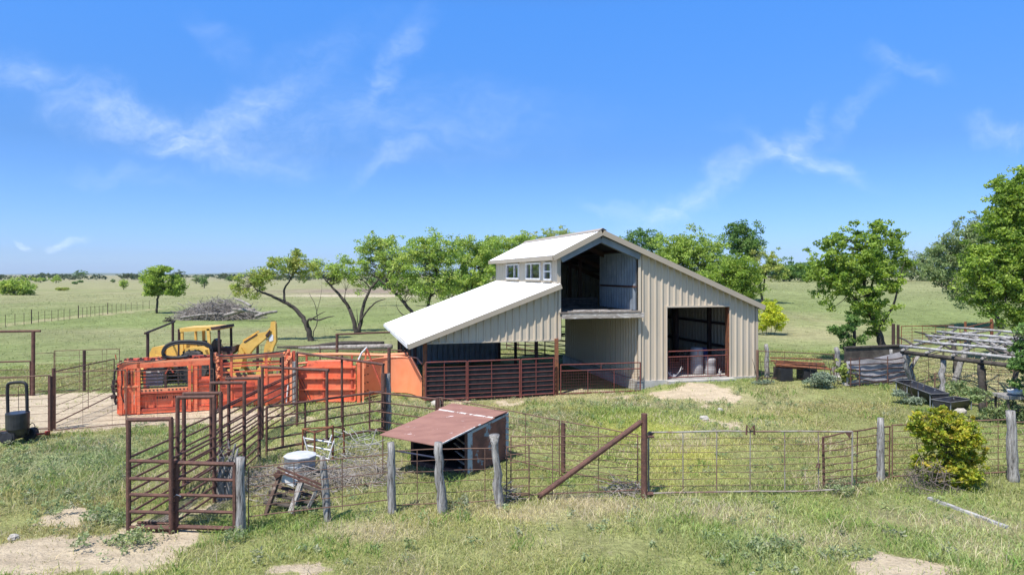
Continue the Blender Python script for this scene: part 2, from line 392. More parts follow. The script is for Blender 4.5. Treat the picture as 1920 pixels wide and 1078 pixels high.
def ground_cols(x, y):
    xs, ys = shift(x, y)
    soil = field(SOIL, xs, ys); yel = field(YEL, xs, ys); straw = field(STRAW, xs, ys); weed = field(WEED, xs, ys)
    n1 = fbm(x * .12, y * .12, 3); n2 = fbm(x * .5, y * .5, 8); n3 = fbm(x * .02, y * .05, 21); n4 = fbm(x * .006 + 3, y * .02, 31)
    D = np.hypot(x, y)
    c_near = np.array([.27, .28, .105]); c_mid = np.array([.195, .238, .084]); c_pale = np.array([.285, .270, .145]); c_far = np.array([.265, .248, .15]); c_straw = np.array([.40, .335, .20]); c_soil = np.array([.60, .49, .32])
    c_yel = np.array([.40, .38, .075]); c_weed = np.array([.20, .24, .125])
    def mix(a, b, t): return a * (1 - t)[..., None] + b * t[..., None]
    c = np.broadcast_to(c_near, x.shape + (3,)).copy()
    c = mix(c, c_mid, sst(22, 40, D))
    c = mix(c, c_pale, np.clip(sst(60, 190, D) * (.35 + 1.0 * n4), 0, .85))
    c = mix(c, c_pale, np.clip((n3 - .52) * 3.5, 0, 1) * sst(30, 60, D) * .8)
    c = mix(c, c_far, sst(250, 900, D) * .8)
    c = mix(c, c_mid * .85, np.clip((n1 - .5) * 2.5, 0, 1) * .6 * (1 - sst(150, 400, D)))
    c = mix(c, c_straw, np.clip((.47 - n2) * 3, 0, 1) * .45 * (1 - sst(30, 80, D)))
    c = mix(c, c_weed, np.clip(weed, 0, 1) * .7)
    c = mix(c, c_yel, np.clip(yel * 1.3 - (1 - fbm(x * 1.1, y * 1.1, 55)) * .9, 0, 1))
    c = mix(c, c_straw, np.clip(straw, 0, 1) * .9)
    # bare bank beyond the leaning trees
    b = np.exp(-(((x + 38) / 17) ** 2 + ((y - 168) / 9) ** 2) * 1.2); c = mix(c, np.array([.50, .43, .30]), np.clip(b * 1.6, 0, 1))
    b = np.exp(-(((x + 38) / 34) ** 2 + ((y - 215) / 30) ** 2) * 1.2); c = mix(c, np.array([.26, .19, .16]), np.clip(b * 1.1, 0, .75))
    s = sst(.22, .72, soil + (n2 - .5) * .5)
    return c, s, straw, yel, weed

def make_ground():
    rr = [2.5]
    while rr[-1] < 9000: rr.append(rr[-1] * 1.024)
    rr = np.array(rr)
    a = np.concatenate([np.linspace(-58, 58, 420), np.linspace(58, 302, 62)[1:-1]]) * math.pi / 180
    A, RR = np.meshgrid(a, rr)
    x = RR * np.sin(A); y = RR * np.cos(A); z = gz(x, y)
    nr, na = x.shape
    v = np.stack([x, y, z], -1).reshape(-1, 3)
    i = np.arange(nr - 1)[:, None] * na; j = np.arange(na)[None, :]; j2 = (j + 1) % na
    q = np.stack([i + j, i + j2, i + na + j2, i + na + j], -1).reshape(-1)
    c, s, *_ = ground_cols(x.ravel(), y.ravel())
    # centre fan closes the sheet under the camera
    v = np.concatenate([v, [[0, 0, gzf(0, 0)]]]); 
    c = np.concatenate([c, [[.2, .24, .08]]]); s = np.concatenate([s, [0]])
    m, n, b = nt_new('pasture_ground'); N = n.nodes; L = n.links
    at1 = N.new('ShaderNodeAttribute'); at1.attribute_name = 'Col'
    at2 = N.new('ShaderNodeAttribute'); at2.attribute_name = 'soil'
    tc = N.new('ShaderNodeTexCoord')
    def nz(sc, det=6, ro=.65, stretch=(1, 1, 1)):
        mp = N.new('ShaderNodeMapping'); mp.inputs['Scale'].default_value = stretch; L.new(tc.outputs['Object'], mp.inputs[0])
        t = N.new('ShaderNodeTexNoise'); t.inputs['Scale'].default_value = sc; t.inputs['Detail'].default_value = det; t.inputs['Roughness'].default_value = ro; L.new(mp.outputs[0], t.inputs[0]); return t.outputs['Fac']
    def mr(f, a, b_, c=0., d=1.):
        t = N.new('ShaderNodeMapRange'); t.inputs[1].default_value = a; t.inputs[2].default_value = b_; t.inputs[3].default_value = c; t.inputs[4].default_value = d; L.new(f, t.inputs[0]); return t.outputs[0]
    def mul(col, f):
        t = N.new('ShaderNodeMix'); t.data_type = 'RGBA'; t.blend_type = 'MULTIPLY'; t.inputs[0].default_value = 1; L.new(col, t.inputs[6])
        cc = N.new('ShaderNodeCombineColor'); [L.new(f, cc.inputs[k]) for k in range(3)]; L.new(cc.outputs[0], t.inputs[7]); return t.outputs[2]
    def mix(fac, a_, b_):
        t = N.new('ShaderNodeMix'); t.data_type = 'RGBA'; L.new(fac, t.inputs[0])
        for k, q_ in ((6, a_), (7, b_)):
            if isinstance(q_, tuple): t.inputs[k].default_value = (*q_, 1)
            else: L.new(q_, t.inputs[k])
        return t.outputs[2]
    col = mul(at1.outputs['Color'], mr(nz(1.1), .3, .7, .72, 1.28))
    col = mul(col, mr(nz(9), .3, .7, .66, 1.32))
    col = mul(col, mr(nz(.16, 5, .6, (1, .6, 1)), .3, .7, .82, 1.18))
    col = mix(mr(nz(3.3), .58, .70, 0, .55), col, (.37, .33, .20))
    soilc = mix(mr(nz(2.4), .4, .62), (.60, .495, .345), (.49, .40, .275))
    soilc = mix(mr(nz(16), .56, .68), soilc, (.30, .24, .18))
    soilc = mix(mr(nz(1.2, 7, .7, (.25, 1.6, 1)), .50, .62, 0, .65), soilc, (.40, .32, .225))
    soilc = mix(mr(nz(30, 3, .5), .64, .72), soilc, (.70, .62, .48))
    sf = N.new('ShaderNodeMath'); sf.operation = 'ADD'; L.new(at2.outputs['Fac'], sf.inputs[0]); L.new(mr(nz(5), .3, .7, -.28, .28), sf.inputs[1])
    col = mix(mr(sf.outputs[0], .38, .62), col, soilc)
    L.new(col, b.inputs['Base Color']); b.inputs['Roughness'].default_value = 1; b.inputs['Specular IOR Level'].default_value = .08
    bp = N.new('ShaderNodeBump'); bp.inputs['Strength'].default_value = .7; bp.inputs['Distance'].default_value = .12; L.new(nz(7, 8, .7), bp.inputs['Height'])
    bp2 = N.new('ShaderNodeBump'); bp2.inputs['Strength'].default_value = .5; bp2.inputs['Distance'].default_value = .5; L.new(nz(.9, 8, .75), bp2.inputs['Height']); L.new(bp.outputs[0], bp2.inputs['Normal'])
    L.new(bp2.outputs[0], b.inputs['Normal'])
    o = np_mesh('ground', v, q, 4, m, c)
    at_ = o.data.attributes.new('soil', 'FLOAT', 'POINT'); at_.data.foreach_set('value', s.astype(np.float32))
    # small fan under the camera
    bm = MB(); ring = [Vector(v[k]) for k in range(na)]
    f = MB()
    tag(o, kind='structure')
    o.data.polygons.foreach_set('use_smooth', [True] * len(o.data.polygons))
make_ground()

# ================================================================== grass
def blades(name, pts, hgt, wid, lean, cols, yaw=None, label=None, cat=None):
    """each blade: 5 vertices, a quad and a tip folded into one quad + one quad (degenerate-free)"""
    n = len(pts); yaw = RNG.uniform(0, 2 * math.pi, n) if yaw is None else yaw
    dx, dy = np.cos(yaw), np.sin(yaw)
    ld = RNG.uniform(0, 2 * math.pi, n); lx, ly = np.cos(ld) * lean * hgt, np.sin(ld) * lean * hgt
    z = pts[:, 2]
    def vtx(side, t, w):
        k = t * t
        return np.stack([pts[:, 0] + side * dx * wid * w + lx * k, pts[:, 1] + side * dy * wid * w + ly * k, z + hgt * (t - .25 * lean * k)], -1)
    V = np.stack([vtx(-1, 0, .5), vtx(1, 0, .5), vtx(1, .55, .42), vtx(-1, .55, .42), vtx(.6, 1, .1), vtx(-.6, 1, .1)], 1).reshape(-1, 3)
    b = np.arange(n)[:, None] * 6
    Fq = np.concatenate([b + np.array([[0, 1, 2, 3]]), b + np.array([[3, 2, 4, 5]])], 1).reshape(-1)
    C = np.repeat(cols, 6, 0)
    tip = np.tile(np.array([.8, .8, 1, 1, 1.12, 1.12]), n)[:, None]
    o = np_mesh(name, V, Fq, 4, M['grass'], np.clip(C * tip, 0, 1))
    return tag(o, label, cat, kind='stuff')

def scatter(n, r0, r1, pw=1.0, half=44):
    r = (r0 ** pw + RNG.random(n) * (r1 ** pw - r0 ** pw)) ** (1 / pw)
    a = RNG.uniform(-half, half, n) * math.pi / 180
    return r * np.sin(a), r * np.cos(a)

def shelter_mask(x, y):
    a = (x + .63) * .79 + (y - 17.76) * -.62
    u = (x + 2.62) * .82 + (y - 18.15) * -.57; t = (x + 2.62) * .6 + (y - 18.15) * .8
    return (u > 0.05) & (u < 1.8) & (t > .15) & (t < 1.65)
def barn_mask(x, y):
    """inside the barn's footprint or its hard floor"""
    u = (x - 11.09) * .9655 + (y - 31) * .2602; t = (x - 11.09) * -.2602 + (y - 31) * .9655
    return ((u > -15.6) & (u < .25) & (t > -.1) & (t < 11.4)) | shelter_mask(x, y)

def make_grass():
    n = 1300000
    x, y = scatter(n, 9.2, 46, .85)
    keepc = vnoise(x * 2.2, y * 2.2, 4) * .6 + vnoise(x * .7, y * .7, 6) * .5
    c, s, straw, yel, weed = ground_cols(x, y)
    D = np.hypot(x, y)
    keep = (s < RNG.random(n) ** .8 * 1.02) & (keepc > RNG.uniform(.1, .75, n)) & ~barn_mask(x, y)
    keep &= ~((straw > .35) & (RNG.random(n) < .35))
    x, y, c, s, straw, yel, weed, D = [q[keep] for q in (x, y, c, s, straw, yel, weed, D)]
    n = len(x)
    big = vnoise(x * .8, y * .8, 44)
    hgt = RNG.gamma(4.5, .0135, n) * (.45 + 1.25 * big) * (1 + .5 * weed)
    hgt = np.where(RNG.random(n) < .03, hgt * 2.2, hgt)
    hgt = np.where(y > 17, hgt * .8, hgt)
    base = np.array([.185, .235, .065])
    pal = np.array([[.29, .355, .095], [.39, .41, .12], [.195, .27, .07], [.50, .455, .21], [.60, .52, .32], [.26, .325, .15]])
    pk = RNG.choice(6, n, p=[.30, .24, .14, .14, .10, .08])
    col = pal[pk] * .6 + c * .4
    t = np.clip(straw + RNG.normal(0, .2, n), 0, 1)[:, None] * .85; col = col * (1 - t) + np.array([.66, .56, .36]) * t
    t = np.clip(yel + RNG.normal(0, .25, n), 0, 1)[:, None] * .8; col = col * (1 - t * .7) + np.array([.56, .53, .13]) * t * .7
    t = np.clip(weed + RNG.normal(0, .2, n), 0, 1)[:, None] * .6; col = col * (1 - t) + np.array([.29, .36, .20]) * t
    pn = fbm(x * .35, y * .35, 77); col *= (1 + (pn - .5) * .7)[:, None]
    gn = np.clip((fbm(x * .22, y * .22, 91) - .5) * 4, -1, 1)[:, None]; col = col * (1 + gn * np.array([-.12, .02, -.10]))
    col *= RNG.uniform(.74, 1.26, n)[:, None]
    wid = (.0045 + .0006 * D) * RNG.uniform(.7, 1.3, n)
    pts = np.stack([x, y, gz(x, y) - .01], -1)
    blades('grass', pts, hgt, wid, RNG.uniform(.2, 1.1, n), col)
    # dry seed stems standing over the green, and rank dark tufts
    n = 150000
    x, y = scatter(n, 9.3, 27, .9)
    c, s, straw, yel, weed = ground_cols(x, y)
    pch = fbm(x * .55, y * .55, 123)
    k = (s < .5) & ~barn_mask(x, y) & ((straw * 1.2 + np.clip((pch - .5) * 4, 0, 1) * .8) > RNG.uniform(.15, 1.4, n))
    x, y = x[k], y[k]; n = len(x); D = np.hypot(x, y)
    pal = np.array([[.62, .52, .33], [.52, .43, .27], [.68, .58, .38], [.40, .35, .22], [.48, .40, .32]])
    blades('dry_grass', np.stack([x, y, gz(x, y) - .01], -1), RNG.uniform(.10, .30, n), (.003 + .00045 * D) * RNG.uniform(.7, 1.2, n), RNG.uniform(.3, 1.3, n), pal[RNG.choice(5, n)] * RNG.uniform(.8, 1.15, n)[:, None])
    n = 170000
    x, y = scatter(n, 9.3, 34, .9)
    c, s, straw, yel, weed = ground_cols(x, y)
    pch = fbm(x * .8 + 9, y * .8, 222); fine = vnoise(x * 3.2, y * 3.2, 31)
    k = (s < .4) & ~barn_mask(x, y) & (straw < .5) & (np.clip((pch - .52) * 6, 0, 1) * fine > RNG.uniform(.2, .8, n))
    x, y = x[k], y[k]; n = len(x); D = np.hypot(x, y)
    pal = np.array([[.17, .27, .06], [.22, .32, .08], [.13, .22, .055], [.28, .36, .10]])
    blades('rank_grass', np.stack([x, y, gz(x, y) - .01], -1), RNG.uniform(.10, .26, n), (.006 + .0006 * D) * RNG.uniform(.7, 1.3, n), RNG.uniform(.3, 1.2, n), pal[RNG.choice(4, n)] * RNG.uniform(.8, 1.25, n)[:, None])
    # coarse tufts farther out in the pasture
    n = 70000
    x, y = scatter(n, 40, 190, .7, 42)
    c, s, straw, *_ = ground_cols(x, y)
    k = (s < .4) & ~barn_mask(x, y) & (vnoise(x * .5, y * .5, 14) + .4 * vnoise(x * 2, y * 2, 2) > .62)
    x, y, c = x[k], y[k], c[k]; n = len(x); D = np.hypot(x, y)
    pts = np.stack([x, y, gz(x, y) - .02], -1)
    blades('pasture_tufts', pts, RNG.uniform(.03, .11, n), (.0011 * D) * RNG.uniform(.7, 1.6, n), RNG.uniform(.3, 1.0, n), c * RNG.uniform(1.05, 1.4, n)[:, None])

def make_weeds():
    """broad-leaved blue-green weeds in clumps"""
    cx, cy = [], []
    n = 9000
    x, y = scatter(n, 9.5, 30, 1.0)
    c, s, straw, yel, weed = ground_cols(x, y)
    k = (weed + .09 > RNG.uniform(.05, 1.0, n)) & (s < .75) & ~barn_mask(x, y)
    x, y = x[k], y[k]
    ex = [(250, 1022, 26), (200, 985, 20), (185, 968, 14), (110, 958, 10), (440, 1010, 8), (1575, 925, 16), (1430, 1030, 12), (1570, 1040, 8), (860, 965, 10), (150, 1030, 6), (600, 965, 8)]
    for px, py, m in ex:
        g = G(px, py); x = np.append(x, g.x + RNG.normal(0, .22, m)); y = np.append(y, g.y + RNG.normal(0, .22, m))
    hs = RNG.uniform(.05, .20, len(x)); hs[-sum(e[2] for e in ex):] *= 1.4
    o = leaves('weeds', np.stack([x, y, gz(x, y) + hs * .7], -1), .14, 26, .07, 'weed', flat=.7, asp=.45)
    tag(o, kind='stuff')
# ================================================================== barn
TH = math.atan(345 / 1280); BD = Vector((-math.sin(TH), math.cos(TH), 0)); BF = Vector((math.cos(TH), math.sin(TH), 0)); BO = Vector((11.09, 31.0, 0)); UP = Vector((0, 0, 1))
def B(u, t, z): return BO + BF * u + BD * t + UP * z
RIDGE_U, RIDGE_Z, SL_R, SL_L = -7.61, 6.86, .416, .50
def z_right(u): return RIDGE_Z - (u - RIDGE_U) * SL_R
def z_left(u): return RIDGE_Z - (RIDGE_U - u) * SL_L
def z_up(u): return z_right(u) if u > RIDGE_U else z_left(u)
LEAN_Z, SL_LEAN = 4.60, .371
def z_lean(u): return LEAN_Z - (-9.45 - u) * SL_LEAN
DEPTH = 11.1

def ribbed(mb, org, U, Nn, u0, u1, zb, zt, sp=.305, h=.058, wb=.12, wt=.045, phase=0.0, extra=()):
    """ribbed sheet steel: profile along U, standing up along z (zb..zt may depend on u)"""
    ks = set([u0, u1])
    pts = []
    k = math.floor((u0 - phase) / sp)
    prof = []
    while phase + k * sp < u1 + sp:
        c = phase + k * sp
        prof += [(c - wb / 2, 0), (c - wt / 2, h), (c + wt / 2, h), (c + wb / 2, 0)]; k += 1
    def hh(u):
        for (a, ha), (b, hb) in zip(prof, prof[1:]):
            if a <= u <= b: return ha + (hb - ha) * (u - a) / max(b - a, 1e-6)
        return 0
    us = sorted(set([u0, u1] + [p for p, _ in prof if u0 < p < u1] + [e for e in extra if u0 < e < u1]))
    lo, hi = [], []
    for u in us:
        q = org + U * u + Nn * hh(u)
        lo.append(q + UP * zb(u)); hi.append(q + UP * zt(u))
    mb.grid([lo, hi])
    return mb
def roof_sheet(mb, p_hi, p_lo, along, length, sp=.305, h=.03, phase=0.0):
    """ribbed roof between a top edge and a bottom edge, running along `along`"""
    nrm = (p_lo - p_hi).cross(along).normalized()
    if nrm.z < 0: nrm = -nrm
    prof = [(0, 0)]; s = .15
    while s + .06 < length:
        prof += [(s - .04, 0), (s - .015, h), (s + .015, h), (s + .04, 0)]; s += sp
    prof.append((length, 0))
    mb.grid([[p_hi + along * a + nrm * b for a, b in prof], [p_lo + along * a + nrm * b for a, b in prof]])
    return mb

barn = thing('metal_barn', 'tan ribbed metal barn with white roof, open hay loft and lean-to', 'barn', B(-7.6, 5, 0))
c0 = lambda z: (lambda u: z)
M['loft_board'] = var_mat('dark_loft_board', (.22, .19, .155), (.14, .115, .095), 4, .9)  # floor boards toned darker than the loft edge
M['loft_edge'] = var_mat('bleached_rough_board', (.42, .37, .31), (.24, .19, .155), 3, .9, c3=(.60, .55, .49), s3=6, a3=(.5, .6), stretch=(.6, .6, 3), bump=.6)
# --- walls
m = MB(); ph = -.14; org = BO.copy()
top = lambda u: z_right(u) - .10
SLABZ = .42
ribbed(m, org, BF, -BD, -5.81, -4.51, c0(SLABZ), top, phase=ph)
ribbed(m, org, BF, -BD, -4.51, -1.40, c0(3.58), top, phase=ph)
ribbed(m, org, BF, -BD, -1.40, 0.0, c0(SLABZ), top, phase=ph)
m.build('front_wall', M['tan'], barn)
m = MB(); ribbed(m, B(0, 0, 0), BD, BF, 0, DEPTH, c0(SLABZ), c0(z_right(0) - .08)); m.build('side_wall', M['tan'], barn)
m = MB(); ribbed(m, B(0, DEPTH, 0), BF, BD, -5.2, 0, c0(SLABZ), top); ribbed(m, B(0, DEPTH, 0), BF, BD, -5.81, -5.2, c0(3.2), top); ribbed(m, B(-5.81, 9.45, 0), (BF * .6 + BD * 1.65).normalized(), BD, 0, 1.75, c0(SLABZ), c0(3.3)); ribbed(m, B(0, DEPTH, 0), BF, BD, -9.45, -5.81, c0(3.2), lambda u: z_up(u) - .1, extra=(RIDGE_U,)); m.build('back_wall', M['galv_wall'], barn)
m = MB(); ribbed(m, B(-5.81, 0, 0), BD, -BF, 0, 9.45, c0(SLABZ + .02), c0(3.18), sp=.29, h=.06, wb=.13); m.build('passage_wall', M['tan'], barn)
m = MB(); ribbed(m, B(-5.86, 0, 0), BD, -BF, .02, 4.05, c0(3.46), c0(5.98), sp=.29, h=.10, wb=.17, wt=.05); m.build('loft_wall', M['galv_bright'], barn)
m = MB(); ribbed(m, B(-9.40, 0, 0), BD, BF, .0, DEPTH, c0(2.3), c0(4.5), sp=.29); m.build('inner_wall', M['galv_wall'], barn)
m = MB(); ribbed(m, org, BF, -BD, -15.03, -9.42, c0(2.29), lambda u: z_lean(u) - .08, phase=ph); m.build('lean_to_gable', M['tan'], barn)
m = MB(); ribbed(m, B(0, DEPTH, 0), BF, BD, -15.0, -9.15, c0(-.05), lambda u: z_lean(min(u, -9.45)) - .1); m.build('lean_to_back_wall', M['galv_bright'], barn)
# clerestory wall with three openings
def tof(px):
    c = B(-9.45, 0, 0); k = (px - CX) / FP
    return (c.x - k * c.y) / (k * BD.y - BD.x)
WIN = [(tof(1034.5), tof(1022), 4.78, 5.50, 'h'), (tof(1014), tof(988), 4.80, 5.52, 'v'), (tof(973.5), tof(951), 4.80, 5.52, 'v2')]
m = MB(); cw = B(-9.45, 0, 0)
cuts = sorted(WIN)
pos = 0
for a, b, z0, z1, _ in cuts:
    ribbed(m, cw, BD, -BF, pos, a, c0(4.5), c0(5.9), sp=.6, h=.02); ribbed(m, cw, BD, -BF, a, b, c0(4.5), c0(z0), sp=.6, h=.02); ribbed(m, cw, BD, -BF, a, b, c0(z1), c0(5.9), sp=.6, h=.02); pos = b
ribbed(m, cw, BD, -BF, pos, DEPTH, c0(4.5), c0(5.9), sp=.6, h=.02)
m.build('clerestory_wall', M['tan'], barn)
for a, b, z0, z1, k in cuts:
    f = MB(); u = -9.47; w = .075
    for z in (z0, z1): f.beam(B(u, a, z), B(u, b, z), .09, w)
    for t in (a, b): f.beam(B(u, t, z0 - w / 2), B(u, t, z1 + w / 2), .10, w, up=BD)
    if k == 'h': f.beam(B(u, a, (z0 + z1) / 2), B(u, b, (z0 + z1) / 2), .08, .05)
    else:
        t = a + (b - a) * (.66 if k == 'v' else .36); f.beam(B(u, t, z0), B(u, t, z1), .08, .05, up=BD)
    fo = f.build('window', M['white_paint'], barn)
    g = MB(); g.slab([B(u + .02, a, z0), B(u + .02, b, z0), B(u + .02, b, z1), B(u + .02, a, z1)], .012, -BF); g.build('pane', M['glass'], fo)
    s = MB(); s.beam(B(u - .04, a - .08, z0 - .07), B(u - .04, b + .08, z0 - .07), .10, .05); s.build('sill', M['tan_trim'], fo)
# --- roofs
OV = -.30
LEN = DEPTH + .55
m = MB(); roof_sheet(m, B(RIDGE_U, OV, RIDGE_Z + .02), B(-9.78, OV, z_left(-9.78) + .02), BD, LEN)
m.build('upper_roof', M['roof'], barn)
m = MB(); roof_sheet(m, B(RIDGE_U, OV, RIDGE_Z + .02), B(.22, OV, z_right(.22) + .02), BD, LEN)
m.build('main_roof', M['roof'], barn)
m = MB(); roof_sheet(m, B(-9.46, OV, z_lean(-9.46) + .02), B(-15.75, OV, z_lean(-15.75) + .02), BD, LEN)
m.build('lean_to_roof', M['roof'], barn)
for nm_, a_, b_ in (('roof_shade_sheet', (RIDGE_U, RIDGE_Z), (.18, z_right(.18))), ('roof_shade_sheet', (RIDGE_U, RIDGE_Z), (-9.72, z_left(-9.72))), ('roof_shade_sheet', (-9.50, z_lean(-9.50)), (-15.70, z_lean(-15.70)))):  # dark sheets added under the roofs to keep the interior shaded
    MB().grid([[B(a_[0], OV + .03, a_[1] - .012), B(a_[0], LEN + OV - .03, a_[1] - .012)], [B(b_[0], OV + .03, b_[1] - .012), B(b_[0], LEN + OV - .03, b_[1] - .012)]]).build(nm_, M['roof_shade'], barn)
m = MB(); m.grid([[B(RIDGE_U - .2, t, z_left(RIDGE_U - .2) + .075), B(RIDGE_U, t, RIDGE_Z + .10), B(RIDGE_U + .2, t, z_right(RIDGE_U + .2) + .075)] for t in (OV - .03, LEN + OV + .03)])
m.build('ridge_cap', M['tan_trim'], barn)
def trim(name, p, q, w, h, mat=M['tan_trim']):
    MB().beam(p, q, w, h).build(name, mat, barn)
for t in (OV + .0, LEN + OV):
    trim('rake_trim', B(RIDGE_U + .03, t, RIDGE_Z - .10), B(.24, t, z_right(.24) - .09), .06, .22)
    trim('rake_trim', B(RIDGE_U - .03, t, RIDGE_Z - .10), B(-9.80, t, z_left(-9.80) - .09), .06, .22)
    trim('rake_trim', B(-9.44, t, z_lean(-9.44) - .08), B(-15.77, t, z_lean(-15.77) - .08), .06, .20)
trim('eave_trim', B(-9.81, OV + .04, z_left(-9.81) - .07), B(-9.81, LEN + OV, z_left(-9.81) - .07), .07, .17)
trim('eave_trim', B(.25, OV + .04, z_right(.25) - .07), B(.25, LEN + OV, z_right(.25) - .07), .07, .17)
trim('eave_trim', B(-15.78, OV + .04, z_lean(-15.78) - .06), B(-15.78, LEN + OV, z_lean(-15.78) - .06), .05, .13, M['white_paint'])
# soffits close the front overhang; steel rafters behind the rake
trim('rafter', B(RIDGE_U, -.02, RIDGE_Z - .36), B(-5.80, -.02, z_right(-5.80) - .34), .24, .26, M['galv_wall'])
trim('rafter', B(RIDGE_U, -.02, RIDGE_Z - .36), B(-9.40, -.02, z_left(-9.40) - .34), .24, .26, M['galv_wall'])
for t in (3.7, 7.4, 10.9):
    trim('rafter', B(RIDGE_U, t, RIDGE_Z - .2), B(-.05, t, z_right(-.05) - .2), .15, .22, M['steel_dark'])
    trim('rafter', B(RIDGE_U, t, RIDGE_Z - .2), B(-9.40, t, z_left(-9.40) - .2), .15, .22, M['steel_dark'])
    trim('rafter', B(-9.5, t, z_lean(-9.5) - .18), B(-15.3, t, z_lean(-15.3) - .18), .12, .2, M['steel_dark'])
for u in (-7.0, -5.9, -4.8, -3.7, -2.6, -1.5, -.4):
    trim('purlin', B(u, .1, z_right(u) - .07), B(u, DEPTH, z_right(u) - .07), .06, .1, M['steel_dark'])
for u in (-8.2, -9.0):
    trim('purlin', B(u, .1, z_left(u) - .07), B(u, DEPTH, z_left(u) - .07), .06, .1, M['steel_dark'])
for u in (-10.4, -11.6, -12.8, -14.0, -15.2):
    trim('purlin', B(u, .1, z_lean(u) - .07), B(u, DEPTH, z_lean(u) - .07), .06, .1, M['steel_dark'])
# corner posts and jamb trims
trim('corner_trim', B(-9.46, -.01, 4.45), B(-9.46, -.01, 5.84), .15, .15)
trim('corner_trim', B(.0, -.02, SLABZ), B(.0, -.02, 3.5), .12, .10)
trim('corner_trim', B(-5.80, -.03, SLABZ), B(-5.80, -.03, 5.95), .11, .10, M['tan'])
trim('corner_trim', B(-9.43, -.03, 2.30), B(-9.43, -.03, 4.42), .10, .08, M['tan'])
trim('door_jamb', B(-4.52, -.03, SLABZ), B(-4.52, -.03, 3.60), .07, .09, M['tan'])
trim('door_head', B(-4.55, -.03, 3.60), B(-1.37, -.03, 3.60), .09, .07, M['tan'])
trim('door_jamb', B(-1.33, .21, SLABZ), B(-1.33, .21, 3.58), .10, .42, M['rust_bright'])
# interior steel
for u, t in ((-1.0, 5.5), (-.15, 3.7), (-.15, 7.4), (-5.7, 3.9), (-5.7, 7.4), (-5.6, 9.3), (-2.9, 10.9)):
    trim('column', B(u, t, SLABZ), B(u, t, z_right(u) - .2), .18, .18, M['steel_dark'])
for u, t in ((-9.3, 3.7), (-9.3, 7.4), (-9.3, 10.9)):
    trim('column', B(u, t, 0), B(u, t, z_left(-9.3) - .2), .16, .16, M['steel_dark'])
for z in (1.5, 2.6): trim('girt', B(-.1, .3, z), B(-.1, DEPTH, z), .12, .12, M['steel_dark']); trim('girt', B(-5.6, DEPTH - .1, z), B(-.1, DEPTH - .1, z), .12, .12, M['steel_dark'])
trim('girt', B(-9.3, DEPTH - .1, 4.45), B(-5.7, DEPTH - .1, 4.45), .12, .12, M['steel_dark'])
trim('girt', B(-5.93, .04, 4.48), B(-5.93, 4.0, 4.48), .07, .08, M['rust'])
trim('girt', B(-15.0, DEPTH - .1, 1.55), B(-9.2, DEPTH - .1, 1.55), .1, .12, M['steel_dark'])
for u, ht in ((-15.06, 2.30), (-9.59, 2.34)):
    trim('lean_to_post', B(u, .0 if u < -10 else -.08, -.05), B(u, 0 if u < -10 else -.08, ht), .16, .16, M['rust_bright'])
for t in (3.7, 7.4, 10.9): trim('lean_to_post', B(-15.0, t, -.05), B(-15.0, t, z_lean(-15) - .2), .14, .14, M['steel_dark'])
trim('gable_sill', B(-15.05, -.02, 2.27), B(-9.45, -.02, 2.27), .06, .05, M['tan'])
# concrete
m = MB(); m.hexa([B(-5.95, -.10, -.35), B(.08, -.10, -.35), B(.08, DEPTH + .1, -.35), B(-5.95, 9.5, -.35)], [B(-5.95, -.10, SLABZ), B(.08, -.10, SLABZ), B(.08, DEPTH + .1, SLABZ), B(-5.95, 9.5, SLABZ)])
m.build('foundation', M['concrete'], barn)
m = MB(); m.hexa([B(-4.6, -.42, .05), B(-1.3, -.42, .05), B(-1.3, -.105, .05), B(-4.6, -.105, .05)], [B(-4.6, -.42, .40), B(-1.3, -.42, .40), B(-1.3, -.105, .412), B(-4.6, -.105, .412)])
m.build('door_apron', M['concrete'], barn)
# loft floor: rough boards over joists
m = MB(); k = 0; t = -.36
while t < DEPTH:
    w = .27; o = random.uniform(-.02, .02)
    m.box(B(-7.66 + o, t + w / 2, 3.40 + random.uniform(-.01, .015)), (3.62 + o, w - .02, .05), Matrix.Rotation(TH, 3, 'Z')); t += w
m.build('loft_floor', M['loft_board'], barn)
m = MB(); m.beam(B(-9.42, -.27, 3.27), B(-5.72, -.27, 3.27), .14, .20); m.build('loft_header', M['loft_edge'], barn)
for t in (1.2, 2.8, 4.4, 6, 7.6, 9.2): trim('loft_joist', B(-9.35, t, 3.26), B(-5.9, t, 3.26), .1, .2, M['wood_dark'])
for k in range(5):
    u0 = random.uniform(-9.3, -7.5); u1 = u0 + random.uniform(1.5, 2.2); p_ = B(u0, -.25 + k * .09, 3.45 + .012 * k)
    sp_ = MB().beam(p_, B(min(u1, -5.9), -.28 + k * .09, 3.45 + .012 * k), .09, .03).build('loose_plank', M['loft_edge'], None, p_)
    tag(sp_, 'bleached loose plank laid along the open edge of the hay loft floor', 'plank', 'loose planks on the hay loft edge')
for k, (u_, t_, l_) in enumerate(((-9.2, 1.3, 2.6), (-9.1, 2.0, 2.9), (-9.3, 2.7, 3.2))):
    pass
st = thing('lumber_stack', 'dark stack of long boards lying deep in the hay loft', 'lumber', B(-8, 4.5, 3.43))
for k in range(4): MB().beam(B(-9.25, 3.6 + .02 * k, 3.50 + .12 * k), B(-6.3, 3.75 - .05 * k, 3.50 + .12 * k), .5 - .06 * k, .10).build('board', M['wood_dark'], st)

